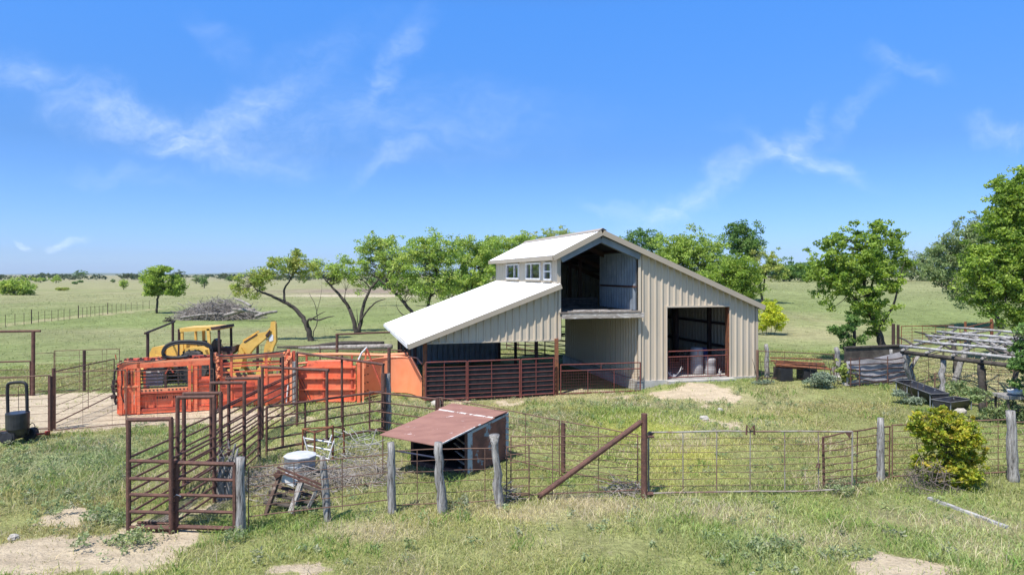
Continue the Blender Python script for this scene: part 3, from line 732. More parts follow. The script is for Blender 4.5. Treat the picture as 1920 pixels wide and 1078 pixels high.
# --- things in the bay of the barn
for k, (px, px2) in enumerate(((1293, 1262), (1300, 1271))):
    a = B(-3.55 + .22 * k, 6.6, 3.9); b = B(-4.25 + .22 * k, 3.4, SLABZ + .02)
    o = MB().beam(b, a, .16, .045).build('leaning_board', M['wood_white'], None, b)
    tag(o, ['long pale board leaning inside the dark barn bay, farther from the barrels', 'long pale board leaning inside the dark barn bay, nearer to the barrels'][k], 'board', 'boards leaning in the barn bay')
def barrel(u, t, r, h, mat, label, lid):
    b = thing('barrel', label, 'barrel', B(u, t, SLABZ), 'barrels in the barn bay')
    MB().lathe(B(u, t, SLABZ + .005), [(r * .93, 0), (r, .06), (r * 1.02, h * .33), (r * .98, h * .35), (r * .98, h * .64), (r * 1.02, h * .66), (r, h - .08), (r * .9, h)], 24).build('drum', mat, b, smooth=True)
    MB().lathe(B(u, t, SLABZ + h), [(r * .86, 0), (r * .86, .03), (r * .2, .035)], 24).build('lid', lid, b)
barrel(-2.35, 1.15, .29, 1.2, M['barrel_white'], 'tall milky plastic barrel behind the red gate of the barn bay', M['barrel_white'])
barrel(-1.78, .95, .26, .74, M['barrel_white'], 'short milky plastic barrel beside the tall one in the barn bay', M['barrel_white'])
barrel(-1.75, 1.75, .30, 1.12, M['barrel_blue'], 'blue plastic barrel at the back of the milky barrels', M['barrel_blue'])
def antler(u, t, s, rot, label):
    m = MB(); c = B(u, t, SLABZ + .02); a = Matrix.Rotation(rot, 3, 'Z')
    for sd in (-1, 1):
        pts = [c + a @ Vector(q) * s for q in ((.04 * sd, 0, .05), (.20 * sd, .02, .12), (.36 * sd, .0, .28), (.42 * sd, -.04, .48))]
        m.path(pts, [.03, .026, .02, .008], 6)
        m.path([pts[1], pts[1] + a @ Vector((.04 * sd, -.1, .16)) * s], [.018, .006], 5); m.path([pts[2], pts[2] + a @ Vector((.16 * sd, -.03, .10)) * s], [.016, .006], 5)
    m.lathe(c, [(.05 * s, 0), (.10 * s, .04), (.08 * s, .12), (.02, .15)], 10)
    tag(m.build('antler', M['white_plastic'], None, c, True), label, 'antlers', 'bleached antlers on the barn slab')
antler(-3.95, .35, 1.0, .5, 'bleached antlers lying on the slab by the hinge post of the bay gate')
antler(-1.68, .30, .6, 1.4, 'smaller bleached antlers on the slab below the short barrel')

def wire_grid(mb, A, Bp, z0, z1, sp, r=.004):
    A, Bp = Vector(A), Vector(Bp); L_ = (Bp - A).length; n = max(2, int(L_ / sp)); k = max(2, int((z1 - z0) / sp))
    for i in range(1, n): q = A.lerp(Bp, i / n); mb.tube(q + UP * z0, q + UP * z1, r, n=3)
    for j in range(1, k): mb.tube(A + UP * (z0 + (z1 - z0) * j / k), Bp + UP * (z0 + (z1 - z0) * j / k), r, n=3)
def mesh_gate(A, Bp, h, label, bend=0):
    A, Bp = Vector(A), Vector(Bp)
    g = thing('mesh_gate', label, 'gate', A, 'red mesh gates of the barn')
    z0 = .08; zm = h * .80
    q = lambda t, z: A.lerp(Bp, t) + UP * z
    fr = MB()
    for z in (z0, zm, h): fr.tube(q(0, z), q(1, z), .024, n=8)
    for t in (0, 1): fr.tube(q(t, z0 - .02), q(t, h + .02), .028, n=8)
    fr.build('frame', M['red_gate'], g)
    for t in (.335, .665): MB().tube(q(t, z0), q(t, zm), .018).build('upright', M['red_gate'], g)
    MB().tube(q(.5, zm), q(.5, h), .018).build('upright', M['red_gate'], g)
    w = MB(); wire_grid(w, A + (Bp - A) * .01, Bp - (Bp - A) * .01, z0, zm, .105, .0055); w.build('wire_mesh', M['red_gate'], g)
mesh_gate(B(-9.45, -.22, -.02), B(-5.9, -.32, -.03), 1.28, 'faded red mesh gate below the hay loft, closing the open passage')
mesh_gate(B(-4.44, .02, SLABZ), B(-1.45, .02, SLABZ), 1.22, 'faded red mesh gate in the tall doorway of the barn bay')
# sunny stub post of the passage gate
# ================================================================== fences, posts, gates
def panel(name, label, cat, group, A, Bp, zt, zb, nr, stays, mat, rf=.022, rr=.010, frame=True, wob=0.0, matr=None, rails=None, ends=True, sub=8, mats=None):
    """A, Bp ground points; zt/zb heights above ground (scalar or pair) of the top and bottom rail; stays as fractions"""
    A, Bp = Vector(A), Vector(Bp)
    zt = zt if isinstance(zt, tuple) else (zt, zt); zb = zb if isinstance(zb, tuple) else (zb, zb)
    rr *= .82
    t0 = thing(name, label, cat, A, group); matr = matr or mat
    ht = lambda t: zt[0] + (zt[1] - zt[0]) * t
    hb = lambda t: zb[0] + (zb[1] - zb[0]) * t
    nrm = (Bp - A).cross(UP).normalized()
    def q(t, f):
        w = wob * math.sin(t * 7 + f * 5) * .5 + wob * math.sin(t * 15 + f * 9) * .35
        w2 = wob * math.sin(t * 9 + f * 3 + 1) * .5
        return A.lerp(Bp, t) + UP * (hb(t) + (ht(t) - hb(t)) * f + w) + nrm * w2
    def line(mb, f, r):
        n = sub if wob else 1
        mb.path([q(i / n, f) for i in range(n + 1)], r, 6)
    fr = MB(); line(fr, 1, rf)
    if frame: line(fr, 0, rf)
    if ends:
        for t in (0, 1): fr.tube(q(t, 0) - UP * hb(t) * .9, q(t, 1), rf, n=6)
    fr.build('frame', mat, t0)
    fs = rails if rails else [i / nr for i in range(0 if not frame else 1, nr)]
    for f in fs:
        m = MB(); line(m, f, rr); m.build('rail', matr, t0)
    for t in stays: MB().tube(q(t, 0) - UP * hb(t) * .3, q(t, 1) - UP * rf, rr * (1.25 if not mats else 2.0), n=6).build('stay', mats or matr, t0)
    return t0

def cedar(base, h, r, label, lean=(0, 0), knob=0.11, mat=None, seed=0, group='weathered cedar fence posts', name='cedar_post', tops=1.0):
    rnd = random.Random(seed); base = Vector(base)
    n = 9; pts, rad = [], []
    for i in range(n):
        t = i / (n - 1)
        pts.append(base + Vector((lean[0] * t + rnd.uniform(-1, 1) * r * knob, lean[1] * t + rnd.uniform(-1, 1) * r * knob * .5, -.12 + (h + .12) * t)))
        rad.append(r * (1.05 - .25 * t) * rnd.uniform(.9, 1.1))
    rad[-1] *= tops
    m = MB().path(pts, rad, 9)
    return tag(m.build(name, mat or M['wood_grey'], None, base, True), label, 'post', group)

def pxpost(px, py, ptop, wpx, label, **k):
    g = G(px, py); h = (py - ptop) / FP * g.y
    return cedar(g, h, wpx / 2 * g.y / FP, label, seed=int(px), **k)

def steel_post(px, py, ptop, wpx, label, mat='rust', name='steel_post', group='rusty steel pipe posts', Y=None, cat='post', cap=True):
    g = G(px, py) if Y is None else at(px, Y)
    h = (H - (ptop - HY) / FP * g.y) - g.z
    m = MB().tube(g - UP * .1, g + UP * h, wpx / 2 * g.y / FP, n=10)
    return tag(m.build(name, M[mat], None, g, False), label, cat, group)

# --- front line, cedar posts
pxpost(452, 1000, 857, 19, 'thick silver cedar post beside the red-brown chute gate', lean=(-.02, 0))
pxpost(616, 976, 855, 15, 'thin leaning cedar post next to the broken wooden feeder', lean=(-.12, 0))
pxpost(735, 962, 829, 17, 'straight grey cedar post below the low edge of the rusted shelter roof', lean=(-.02, 0))
pxpost(829, 962, 829, 19, 'cedar post standing in front of the dark mouth of the rusted shelter', lean=(-.09, 0), knob=.2)
cp = pxpost(938, 952, 815, 17, 'crooked cedar post with a forked knob top before the rusty shelter side', lean=(-.14, 0), knob=.34, tops=1.5)
pxpost(1651, 903, 783, 15, 'cedar post between the bent gate end and the yellow-green shrub', lean=(0, 0))
pxpost(1900, 902, 770, 19, 'stout cedar post beyond the yellow-green shrub near the plank', lean=(-.06, 0))
# --- gate post with its brace
g0 = G(1208, 934); hgt = (934 - 775) / FP * g0.y
gp = thing('gate_post', 'tall rusty pipe gate post with a long diagonal brace', 'post', g0)
MB().tube(g0 - UP * .1, g0 + UP * hgt, .07, n=12).build('post', M['rust'], gp)
b0 = G(1012, 938); bt = P(1203, 790, g0.y)
MB().tube(b0 + UP * .10, bt, .062, n=10).build('brace', M['rust'], gp)
MB().tube(b0 - UP * .1, b0 + UP * .16, .05, n=8).build('brace_foot', M['rust'], gp)
MB().tube(g0 + Vector((.06, 0, 1.38)), g0 + Vector((.22, 0, 1.38)), .03).build('hinge', M['rust'], gp)
MB().tube(g0 + Vector((.06, 0, .10)), g0 + Vector((.2, 0, .10)), .05).build('hinge', M['rust'], gp)
# --- front panels
def between(px0, py0, px1, py1): return G(px0, py0), G(px1, py1)
A, Bp = between(466, 997, 728, 962)
panel('rod_fence', 'thin rusty rod panel between the thick silver post and the straight grey post', 'fence', 'rod panels of the near fence', A, Bp, (1.26, 1.24), (.30, .28), 5, (.31, .655), M['rust_light'], .012, .009, wob=.012)
A, Bp = between(738, 958, 928, 950)
panel('rod_fence', 'rod panel in front of the rusted shelter, between grey and crooked posts', 'fence', 'rod panels of the near fence', A, Bp, (1.28, 1.27), (.12, .14), 5, (.0, .23, .9), M['rust_light'], .012, .009, wob=.012)
A, Bp = between(950, 943, 992, 941)
panel('rod_fence', 'short narrow rod panel just beyond the crooked post', 'fence', 'rod panels of the near fence', A, Bp, (1.22, 1.26), (.20, .20), 6, (), M['rust_light'], .014, .010)
A, Bp = at(958, 15.0), at(1203, 15.55)
panel('rod_fence', 'rod panel behind the diagonal brace of the gate post', 'fence', 'rod panels of the near fence', A, Bp, (1.44, 1.33), (.14, .12), 7, (.31, .66), M['rust_light'], .014, .009, wob=.006)
# --- the big gate
A, Bp = at(1216, 15.45), at(1598, 15.55)
gt = panel('pipe_gate', 'long sagging galvanised and rusty pipe gate with a welded letter M on top', 'gate', None, A, Bp, (1.45, 1.43), (.06, .10), 9, (.168, .333, .497, .667, .833), M['galv_gate'], (.021), .008, wob=.02, matr=M['rust_light'], mats=M['galv_gate'])
mq = lambda px, py: P(px, py, 15.46)
MB().path([mq(1399.5, 815), mq(1400.5, 797), mq(1407, 806.5), mq(1413.5, 797), mq(1414.5, 815)], .023, 5).build('letter_m', M['rust'], gt)
MB().slab([mq(1217, 809), mq(1228, 811), mq(1217, 822)], .02, (0, -1, 0)).slab([mq(1585, 811), mq(1597, 810), mq(1594, 822)], .02, (0, -1, 0)).build('gusset', M['rust'], gt)
MB().path([mq(1534, 868), mq(1530, 876), mq(1537, 877), mq(1537, 868)], .018, 5).build('latch', M['rust'], gt)
# --- panels beyond it
A, Bp = G(1543, 919), G(1668, 900)
panel('rod_fence', 'bent rusty rod panel overlapping the free end of the big gate', 'fence', 'rod panels of the near fence', A, Bp, (1.24, 1.33), (.05, .06), 7, (.02, .50), M['rust'], .018, .013, wob=.035)
A, Bp = G(1673, 899), G(1893, 892)
panel('rod_fence', 'rod panel passing behind the yellow-green shrub', 'fence', 'rod panels of the near fence', A, Bp, (1.33, 1.42), (.08, .10), 8, (.0, .9), M['rust_light'], .018, .010, wob=.012)
A, Bp = G(1904, 896), at(2080, 17.2)
panel('rod_fence', 'rod panel running on past the stout cedar post', 'fence', 'rod panels of the near fence', A, Bp, 1.38, .2, 8, (.5,), M['rust_light'], .014, .010, wob=.015)
# --- line running from the gate post back to the rusted shelter
pA, pM, pE = Vector((2.90, 15.75, 0)), Vector((1.24, 17.0, 0)), Vector((-2.12, 20.0, 0))
panel('rod_fence', 'rod panel from the gate post to the short brown post in the grass', 'fence', 'rod panels behind the shelter', on(pA.x, pA.y), on(pM.x, pM.y), (1.32, 1.39), .15, 8, (.5,), M['rust_light'], .014, .009, wob=.006)
panel('rod_fence', 'longer rod panel behind the rusted shelter', 'fence', 'rod panels behind the shelter', on(pM.x - .06, pM.y + .05), on(pE.x, pE.y), (1.39, 1.42), .12, 8, (.25, .5, .75), M['rust_light'], .014, .009, wob=.006)
steel_post(1056, 893, 793, 8.5, 'short brown pipe post in the rod fence behind the diagonal brace')
steel_post(821, 836, 745, 9, 'double pipe post at the corner behind the shelter ridge', Y=20.1)
steel_post(829, 836, 746, 6, 'slimmer brown post standing against the corner pipe post', Y=20.2, mat='rust_light')
# --- inner pen of dark pipes
cA, cB = at(500, 18.7), at(719, 21.5)
panel('pipe_fence', 'five dark pipe rails from the chute to the tall corner post of the pen', 'fence', 'dark pipe rails of the inner pen', cA, cB, (1.36, 1.32), (.18, .16), 4, (.30, .62), M['steel_dark'] if False else M['rust'], .034, .030, ends=True)
dA, dB = at(693, 21.35), at(818, 20.05)
panel('pipe_fence', 'four-rail pipe gate between the tall corner post and the shelter corner', 'gate', None, dA, dB, (1.33, 1.36), (.16, .16), 4, (), M['rust'], .03, .024, rails=[.25, .5, .75])
steel_post(719, 812, 700, 9, 'tall dark pipe post at the bend of the inner pen', Y=21.6)
pxpost(727, 808, 700, 12, 'rough grey wooden post tied beside the tall dark pipe post', knob=.3)
steel_post(729.5, 790, 652, 6.5, 'slim rusty pipe rising above the rough grey post', Y=23.2)

# --- front of the lean-to: welded pipe panels lined with black belting
pts = [(797, 26.55), (876, 27.05), (976, 27.75), (1040, 28.15)]
labs = ['pipe panel lined with black belting by the leaning rusty lean-to post', 'middle belting-lined pipe panel below the lean-to gable', 'belting-lined pipe panel beside the red passage gate']
for k in range(3):
    A, Bp = at(pts[k][0] + 1.5, pts[k][1]), at(pts[k + 1][0] - 1.5, pts[k + 1][1])
    t0 = panel('pipe_fence', labs[k], 'fence', 'pipe panels in front of the lean-to', A, Bp, 1.57, .12, 7, (.45,), M['red_gate'], .03, .017, rails=[.12, .24, .37, .5, .63, .76, .86])
    o = Vector((0, .06, 0)) + (BD * .02)
    MB().slab([A + o + UP * .04, Bp + o + UP * .04, Bp + o + UP * 1.36, A + o + UP * 1.36], .012, -BD).build('belting', M['black'], t0)
# --- fence seen through the passage
A, Bp = at(930, 41), at(1062, 40)
panel('pipe_fence', 'pipe fence with square posts seen through the barn passage', 'fence', None, A, Bp, 1.95, .25, 6, (.28, .42, .56, .70), M['steel_dark'], .04, .035)
A, Bp = at(950, 46), at(1075, 38)
panel('pipe_fence', 'second pipe fence crossing behind the first, seen through the barn passage', 'fence', None, A, Bp, 1.5, .25, 5, (.2, .5, .8), M['rust'], .035, .03)

# --- loading chute and alley
ch = thing('loading_chute', 'long rust-brown pipe cattle chute of goalpost frames and slanting rails', 'cattle chute', at(282, 13.2))
def gframe(px0, px1, Y0, Y1, ptop0, ptop1, r=.040, cross=None, over=(0, 0)):
    a, b = at(px0, Y0), at(px1, Y1)
    ta, tb = P(px0, ptop0, Y0), P(px1, ptop1, Y1)
    MB().tube(a - UP * .05, ta, r, n=10).build('post', M['rust'], ch); MB().tube(b - UP * .05, tb, r, n=10).build('post', M['rust'], ch)
    d = (tb - ta)
    MB().tube(ta - d * over[0], tb + d * over[1], r * .95, n=10).build('header', M['rust'], ch)
gframe(241, 321, 13.2, 13.15, 787, 785, .045, over=(.02, .02))
gframe(333, 402, 15.1, 15.0, 745, 744, .045, over=(.02, .02))
gframe(345, 414, 15.9, 15.8, 738, 737, .045, over=(.02, .02))
gframe(396, 458, 17.2, 17.1, 718, 717, .045, over=(.02, .05))
gframe(429, 486, 18.5, 18.4, 710, 709, .045, over=(.1, .02))
gframe(492, 613, 20.7, 20.0, 688, 694, .045, over=(.02, .03))
gframe(557, 718, 24.5, 21.6, 661, 683, .045, over=(.0, .01))
for px, Y, pt in ((641, 23.0, 666), (530, 19.8, 668), (557, 22.6, 690)):
    a = at(px, Y); MB().tube(a - UP * .05, P(px, pt, Y), .042, n=10).build('post', M['rust'], ch)
for z in (.10, .40, .73, 1.04, 1.38):
    MB().tube(at(241, 13.2) + UP * z, at(321, 13.15) + UP * z, .036, n=8).build('gate_bar', M['rust'], ch)
LW = [(241, 13.2), (333, 15.1), (345, 15.9), (396, 17.2), (429, 18.5), (495, 21.5), (555, 24.4)]
RW = [(321, 13.15), (402, 15.0), (414, 15.8), (458, 17.1), (486, 18.4)]
for z in (.16, .36, .57, .78, 1.0, 1.22, 1.44):
    MB().path([at(p, y) + UP * z for p, y in LW], .023, 6).build('side_rail', M['rust'], ch)
    MB().path([at(p, y) + UP * z for p, y in RW], .023, 6).build('side_rail', M['rust'], ch)
MB().path([at(p, y) + UP * 1.5 for p, y in LW[3:]], .023, 6).build('side_rail', M['rust'], ch)
# sloping ramp floor bars at the near mouth
for k in range(3):
    t = k * .035; a, b = at(252 + k * 3, 13.25 + k * .2), at(316 + k * 4, 13.2 + k * .2)
    MB().tube(a + UP * .035, b + UP * .035, .028).build('floor_bar', M['rust'], ch)
# swing gate next to it
A, Bp = at(331, 13.25), at(440, 13.2)
g = panel('pipe_gate', 'heavy five-bar rust-brown pipe gate hung between the chute and the silver post', 'gate', None, A, Bp, (1.34, 1.35), (.10, .11), 4, (), M['rust'], .044, .038)
MB().path([A + Vector((-.05, 0, .68)), A + Vector((.03, -.06, .74)), A + Vector((.1, -.03, .70))], .01, 5).build('chain', M['galv'], g)
steel_post(326, 1000, 862, 13, 'stubby double hinge post of the five-bar pipe gate', Y=13.35)

# --- mesh and rod panels on the yard side
panel('mesh_fence', 'tall wire mesh panel along the dirt yard, hung on the brown gate posts', 'fence', 'yard mesh panels', at(104, 21.8), at(236, 22.6), 1.86, (.02, .08), 11, (.38, .80), M['rust_light'], .016, .006)
panel('mesh_fence', 'mesh panel passing close in front of the orange squeeze chute', 'fence', 'yard mesh panels', at(238, 22.6), at(400, 23.2), 1.8, .15, 10, (.35, .70), M['rust_light'], .013, .005)
panel('rod_fence', 'rod panel behind the black cart, ending at the brown gate posts', 'fence', 'yard mesh panels', at(-60, 21.2), at(94, 21.7), 1.78, .1, 7, (.72,), M['rust_light'], .02, .008)
steel_post(94.5, 812, 705, 8, 'brown pipe gate post at the dirt yard, seen behind the black cart', Y=21.75)
steel_post(100.5, 805, 690, 6, 'thinner brown post touching the yard gate post', Y=22.0)
panel('rod_gate', 'open rod gate slanting across the pale dirt yard', 'gate', None, at(103, 22.4), at(214, 26.6), (1.80, 1.72), (.1, .35), 6, (.52,), M['rust'], .022, .011)
panel('mesh_fence', 'tall fine mesh panel on the far edge of the dirt yard', 'fence', 'yard mesh panels', at(102, 28.8), at(224, 29.6), 1.78, .05, 8, (.02, .38, .73, .8), M['rust_light'], .016, .008)
steel_post(158, 733, 657, 5.5, 'dark post rising through the far mesh panel of the yard', Y=29.2, mat='steel_dark')
panel('mesh_fence', 'mesh panel between the tall crossbar post and the far yard panel', 'fence', 'yard mesh panels', at(64, 28.6), at(101, 28.8), 1.70, .1, 7, (), M['rust_light'], .012, .006)
hf = thing('crossbar_frame', 'tall brown goalpost frame with long crossbar at the edge of the yard', 'gate frame', at(62, 28.3))
MB().tube(at(62, 28.3) - UP * .1, P(62.5, 621, 28.3), .07, n=10).build('post', M['rust'], hf)
MB().tube(P(-40, 622, 28.1), P(76, 620.5, 28.4), .05, n=10).build('crossbar', M['rust'], hf)
panel('rod_gate', 'wide rod gate under the crossbar of the tall goalpost frame', 'gate', None, at(-50, 28.0), at(57, 28.3), 1.42, .05, 4, (), M['rust'], .035, .018)
# slanted frame by the backhoe
sf = thing('crossbar_frame', 'dark slanted frame of two posts and a sloping bar in front of the backhoe hood', 'gate frame', at(277, 28.5))
MB().tube(at(277, 28.5) - UP * .1, P(277, 624, 28.5), .06, n=10).build('post', M['steel_dark'], sf)
MB().tube(at(324, 33.5) - UP * .1, P(324, 604, 33.5), .06, n=10).build('post', M['steel_dark'], sf)
MB().tube(P(272, 625, 28.3), P(327, 603, 33.8), .05, n=8).build('crossbar', M['steel_dark'], sf)
steel_post(335, 700, 617, 3.5, 'lone dark pipe between the slanted frame and the backhoe canopy', Y=31, mat='steel_dark')
# fence behind the orange tub
bf = thing('crossbar_frame', 'rusty crossbar frame behind the orange sweep tub, ending at the lean-to roof', 'gate frame', at(632, 33))
MB().tube(at(632, 33) - UP * .1, P(632, 626, 33), .07, n=10).build('post', M['rust'], bf)
MB().tube(P(629, 627, 33), P(752, 622, 34), .045, n=8).build('crossbar', M['rust'], bf)
MB().tube(at(752, 34) - UP * .1, P(752, 622, 34), .06, n=10).build('post', M['rust'], bf)
panel('pipe_fence', 'pipe fence behind the orange sweep tub, running in under the lean-to', 'fence', None, at(600, 31.0), at(770, 30.6), 1.62, .2, 4, (.45,), M['rust'], .03, .02)
panel('rod_fence', 'thin rod panel behind the backhoe arm', 'fence', None, at(395, 36), at(600, 35), 1.35, .1, 5, (.2, .47, .58, .8), M['rust_light'], .015, .007)
steel_post(483, 690, 636, 5, 'single dark post in front of the backhoe dipper arm', Y=33, mat='steel_dark')

# --- right-hand side: fence from the barn corner
steel_post(1420, 714, 656, 4.5, 'thin pipe post at the barn corner by the rod fence', mat='rust_light')
pxpost(1438, 708, 645, 9, 'short grey post near the barn corner with the stacked rusty rods', knob=.5)
pxpost(1568, 712, 652, 11, 'gnarled grey post wrapped in a vine beside the crumpled tin fence', knob=.8, lean=(.0, 0))
panel('rod_fence', 'rod panel in front of the stacked rusty rods', 'fence', 'rod panels near the arbor', G(1422, 712), G(1564, 716), (1.28, 1.2), .1, 5, (.35, .75), M['rust'], .02, .009, wob=.01)
# crumpled tin fence
A, Bp = G(1588, 724), G(1704, 718)
tp = thing('tin_fence', 'crumpled grey tin fence strapped with wavy rusty rods', 'fence', A)
rows = []
for j in range(9):
    f = j / 8; rows.append([A.lerp(Bp, t) + UP * ((.02 + (1.02 + .38 * t ** 1.5) * f)) + Vector((0, .03 * math.sin(t * 9 + f * 7) + .012 * math.sin(t * 23 - f * 11), 0)) for t in [i / 16 for i in range(17)]])
m = MB().grid(rows); m.grid([[p + Vector((0, .03, 0)) for p in r] for r in rows]); m.build('tin_sheet', M['tin_grey'], tp, smooth=True)
for k, f in enumerate((.06, .22, .40, .60, .80, .98)):
    m = MB(); m.path([A.lerp(Bp, t) + UP * (.05 + 1.15 * f + (-.10 * math.sin(t * 3.1) ** 2 + .05 * math.sin(t * 8 + k)) * (0 if k in (0,) else 1)) + Vector((0, -.13, 0)) for t in [i / 14 for i in range(15)]], .026, 6); m.build('rod', M['steel_dark'], tp)
for t in (.03, .17, .62): MB().tube(A.lerp(Bp, t) + Vector((0, -.16, .02)), A.lerp(Bp, t) + Vector((0, -.16, 1.22)), .022).build('stay', M['rust'], tp)
# low dark board wall behind it
A, Bp = at(1584, 33.0), at(1694, 33.6)
wl = thing('board_wall', 'low dark stained board wall under the leafy tree behind the tin fence', 'wall', A)
MB().slab([A + UP * .2, Bp + UP * .2, Bp + UP * 1.15, A + UP * 1.12], .08, (0, -1, 0)).build('boards', M['slab_dark'], wl)
MB().beam(A + Vector((0, .05, 1.16)), Bp + Vector((0, .05, 1.19)), .22, .06).build('cap_board', M['wood_dark'], wl)
pxpost(1671, 712, 655, 7, 'little pale post end above the crumpled tin fence')
# far gates
panel('rod_gate', 'rust-orange rod gate in the pasture above the pole arbor', 'gate', 'far gates beyond the arbor', at(1690, 44), at(1788, 45), (1.35, 1.3), .15, 6, (.2, .4, .65, .85), M['rust_bright'], .03, .015)
panel('rod_gate', 'low rust-orange gate between two posts behind the arbor roof', 'gate', 'far gates beyond the arbor', at(1800, 45), at(1862, 46), (1.1, 1.5), .2, 4, (.4,), M['rust_bright'], .03, .018)
steel_post(1675, 655, 607, 6, 'dark post at the hinge end of the far orange gate', Y=43.6, mat='steel_dark')
steel_post(1684, 655, 609, 5, 'second dark post close to the far orange gate', Y=43.9, mat='steel_dark')
steel_post(1810, 640, 603, 4.5, 'short rust-orange post between the two far gates', Y=45, mat='rust_bright')
steel_post(1859, 640, 598, 5, 'tall rust-orange post ending the far gates', Y=46, mat='rust_bright')
# pens around the arbor
panel('rod_fence', 'rod panel behind the forked arbor post', 'fence', 'rod panels near the arbor', G(1712, 728), at(1768, 30.5), (1.25, 1.25), .15, 5, (.5,), M['rust_light'], .02, .012)
panel('rod_fence', 'sagging rod panel between the twisted arbor post and the dark post', 'fence', 'rod panels near the arbor', at(1752, 27.0), at(1850, 25.2), (1.0, .95), .15, 6, (.02, .45, .5), M['rust_light'], .02, .011, wob=.03)
panel('rod_fence', 'rod panel running from the dark arbor post into the trees', 'fence', 'rod panels near the arbor', at(1848, 25.5), at(1990, 25.0), (1.5, 1.3), .2, 7, (.17, .5, .8), M['rust_light'], .018, .010, wob=.02)
panel('rod_fence', 'far rod panel under the arbor roof', 'fence', 'rod panels near the arbor', at(1770, 33), at(1900, 31), (1.3, 1.3), .2, 6, (.2, .45, .7), M['rust_light'], .018, .012, wob=.02)
# --- distant wire fence across the pasture
wf = thing('wire_fence', 'distant wire fence of thin posts across the green pasture', 'fence', at(10, 66))
path = [(-25, 617), (10, 613), (28, 610.5), (45, 608.5), (59, 607), (72, 605.5), (84, 604), (97, 602.5), (109, 601), (120, 600), (131, 599), (147, 596.5), (155, 595.5), (163, 594.5), (170, 593.5), (178, 592.5), (186, 591.5), (193, 590.5), (202, 589), (210, 588), (218, 587), (227, 586), (236, 585), (246, 583.5), (257, 582), (268, 580.5), (280, 579)]
prev = None; wm = MB()
for k, (px, py) in enumerate(path):
    g = G(px, py); big = k in (4, 11, 18)
    MB().tube(g - UP * .1, g + UP * (1.45 if big else 1.2), .05 if big else .024, n=6).build('post', M['steel_dark'], wf)
    if prev is not None:
        for z in (.4, .75, 1.1): wm.tube(prev + UP * z, g + UP * z, .006, n=3)
    prev = g
wm.build('wire', M['steel_dark'], wf)
# ================================================================== orange cattle-handling equipment
def frame_fn(A, Bp):
    A, Bp = Vector(A), Vector(Bp); a = (Bp - A).normalized(); nrm = Vector((a.y, -a.x, 0)); L_ = (Bp - A).length
    if nrm.y > 0: nrm = -nrm
    return (lambda s, z, o=0.0: A + (Bp - A) * s + nrm * o + UP * (z - (A.z + (Bp.z - A.z) * s) + A.z + (Bp.z - A.z) * s)), a, nrm, L_
A, Bp = at(226, 24.35), at(396, 25.2)
q, a_, n_, L_ = frame_fn(A, Bp)
sq = thing('squeeze_chute', 'orange hydraulic cattle squeeze chute with barred windows and black hose loop', 'squeeze chute', A)
O_, OD = M['orange'], M['orange_dark']
def beam(name, s0, z0, s1, z1, w, h, o=0, mat=None, par=None, up=(0, 0, 1)):
    return MB().beam(q(s0, z0, o), q(s1, z1, o), w, h, up=up).build(name, mat or O_, par or sq)
# floor skids and base
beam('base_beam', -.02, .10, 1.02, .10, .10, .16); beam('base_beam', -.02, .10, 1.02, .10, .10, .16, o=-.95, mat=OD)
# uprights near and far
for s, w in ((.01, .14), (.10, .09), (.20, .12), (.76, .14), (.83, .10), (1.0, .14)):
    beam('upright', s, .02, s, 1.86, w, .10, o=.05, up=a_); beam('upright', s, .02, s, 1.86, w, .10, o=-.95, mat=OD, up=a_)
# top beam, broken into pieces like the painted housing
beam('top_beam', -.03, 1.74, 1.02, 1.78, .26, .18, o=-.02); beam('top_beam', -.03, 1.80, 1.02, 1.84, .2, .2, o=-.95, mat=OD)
beam('top_pipe', .0, 1.84, 1.0, 1.90, .10, .07, o=.06, mat=M['orange_faded_lit'])
for k, s in enumerate((.06, .15, .27, .38, .50, .62, .71, .9)):
    MB().box(q(s, 1.87 + .03 * (k % 3), -.1 - .06 * (k % 2)), (.14 + .05 * (k % 2), .12, .10 + .04 * (k % 3))).build('top_fitting', OD if k % 3 else M['orange_faded_lit'], sq)
# side panels: lower doors, kick strip, window bars
MB().slab([q(.21, .16, -.06), q(.76, .16, -.06), q(.76, .74, -.06), q(.21, .74, -.06)], .05, n_).build('lower_door', O_, sq)
MB().slab([q(.21, .34, -.045), q(.76, .34, -.045), q(.76, .62, -.045), q(.21, .62, -.045)], .012, n_).build('lower_door', O_, sq)
beam('kick_strip', .21, .84, .76, .85, .05, .12, o=.05, mat=M['orange_faded_lit'])
for k in range(13):
    s = .235 + k * .042
    if .46 < s < .50: continue
    MB().box(q(s, .845, .078), (.055, .012, .045), Matrix.Rotation(math.atan2(a_.y, a_.x), 3, 'Z')).build('bolt_hole', M['black'], sq)
beam('door_rail', .21, .76, .76, .76, .09, .06, o=.04, mat=OD); beam('door_rail', .21, .15, .76, .17, .06, .06, o=.04, mat=OD)
beam('mullion', .49, .86, .49, 1.68, .10, .08, o=.02, mat=M['steel_dark'], up=a_)
for k in range(6):
    z = .95 + k * .125
    beam('drop_bar', .22, z, .75, z, .04, .045, o=.03, mat=M['black'])
MB().slab([q(.25, .95, -.30), q(.44, .95, -.30), q(.44, 1.55, -.30), q(.25, 1.55, -.30)], .02, n_).build('inner_plate', M['white_paint'], sq)
beam('head_slot', .10, 1.10, .10, 1.62, .17, .03, o=.10, mat=M['black'], up=a_)
for s in (.075, .10, .125): beam('slot_bar', s, 1.08, s, 1.64, .025, .03, o=.125, up=a_)
for z in (.20, .70): beam('seam', .21, z, .76, z, .02, .022, o=.0, mat=M['steel_dark'])
beam('seam', -.01, .185, 1.0, .185, .012, .025, o=.055, mat=OD)
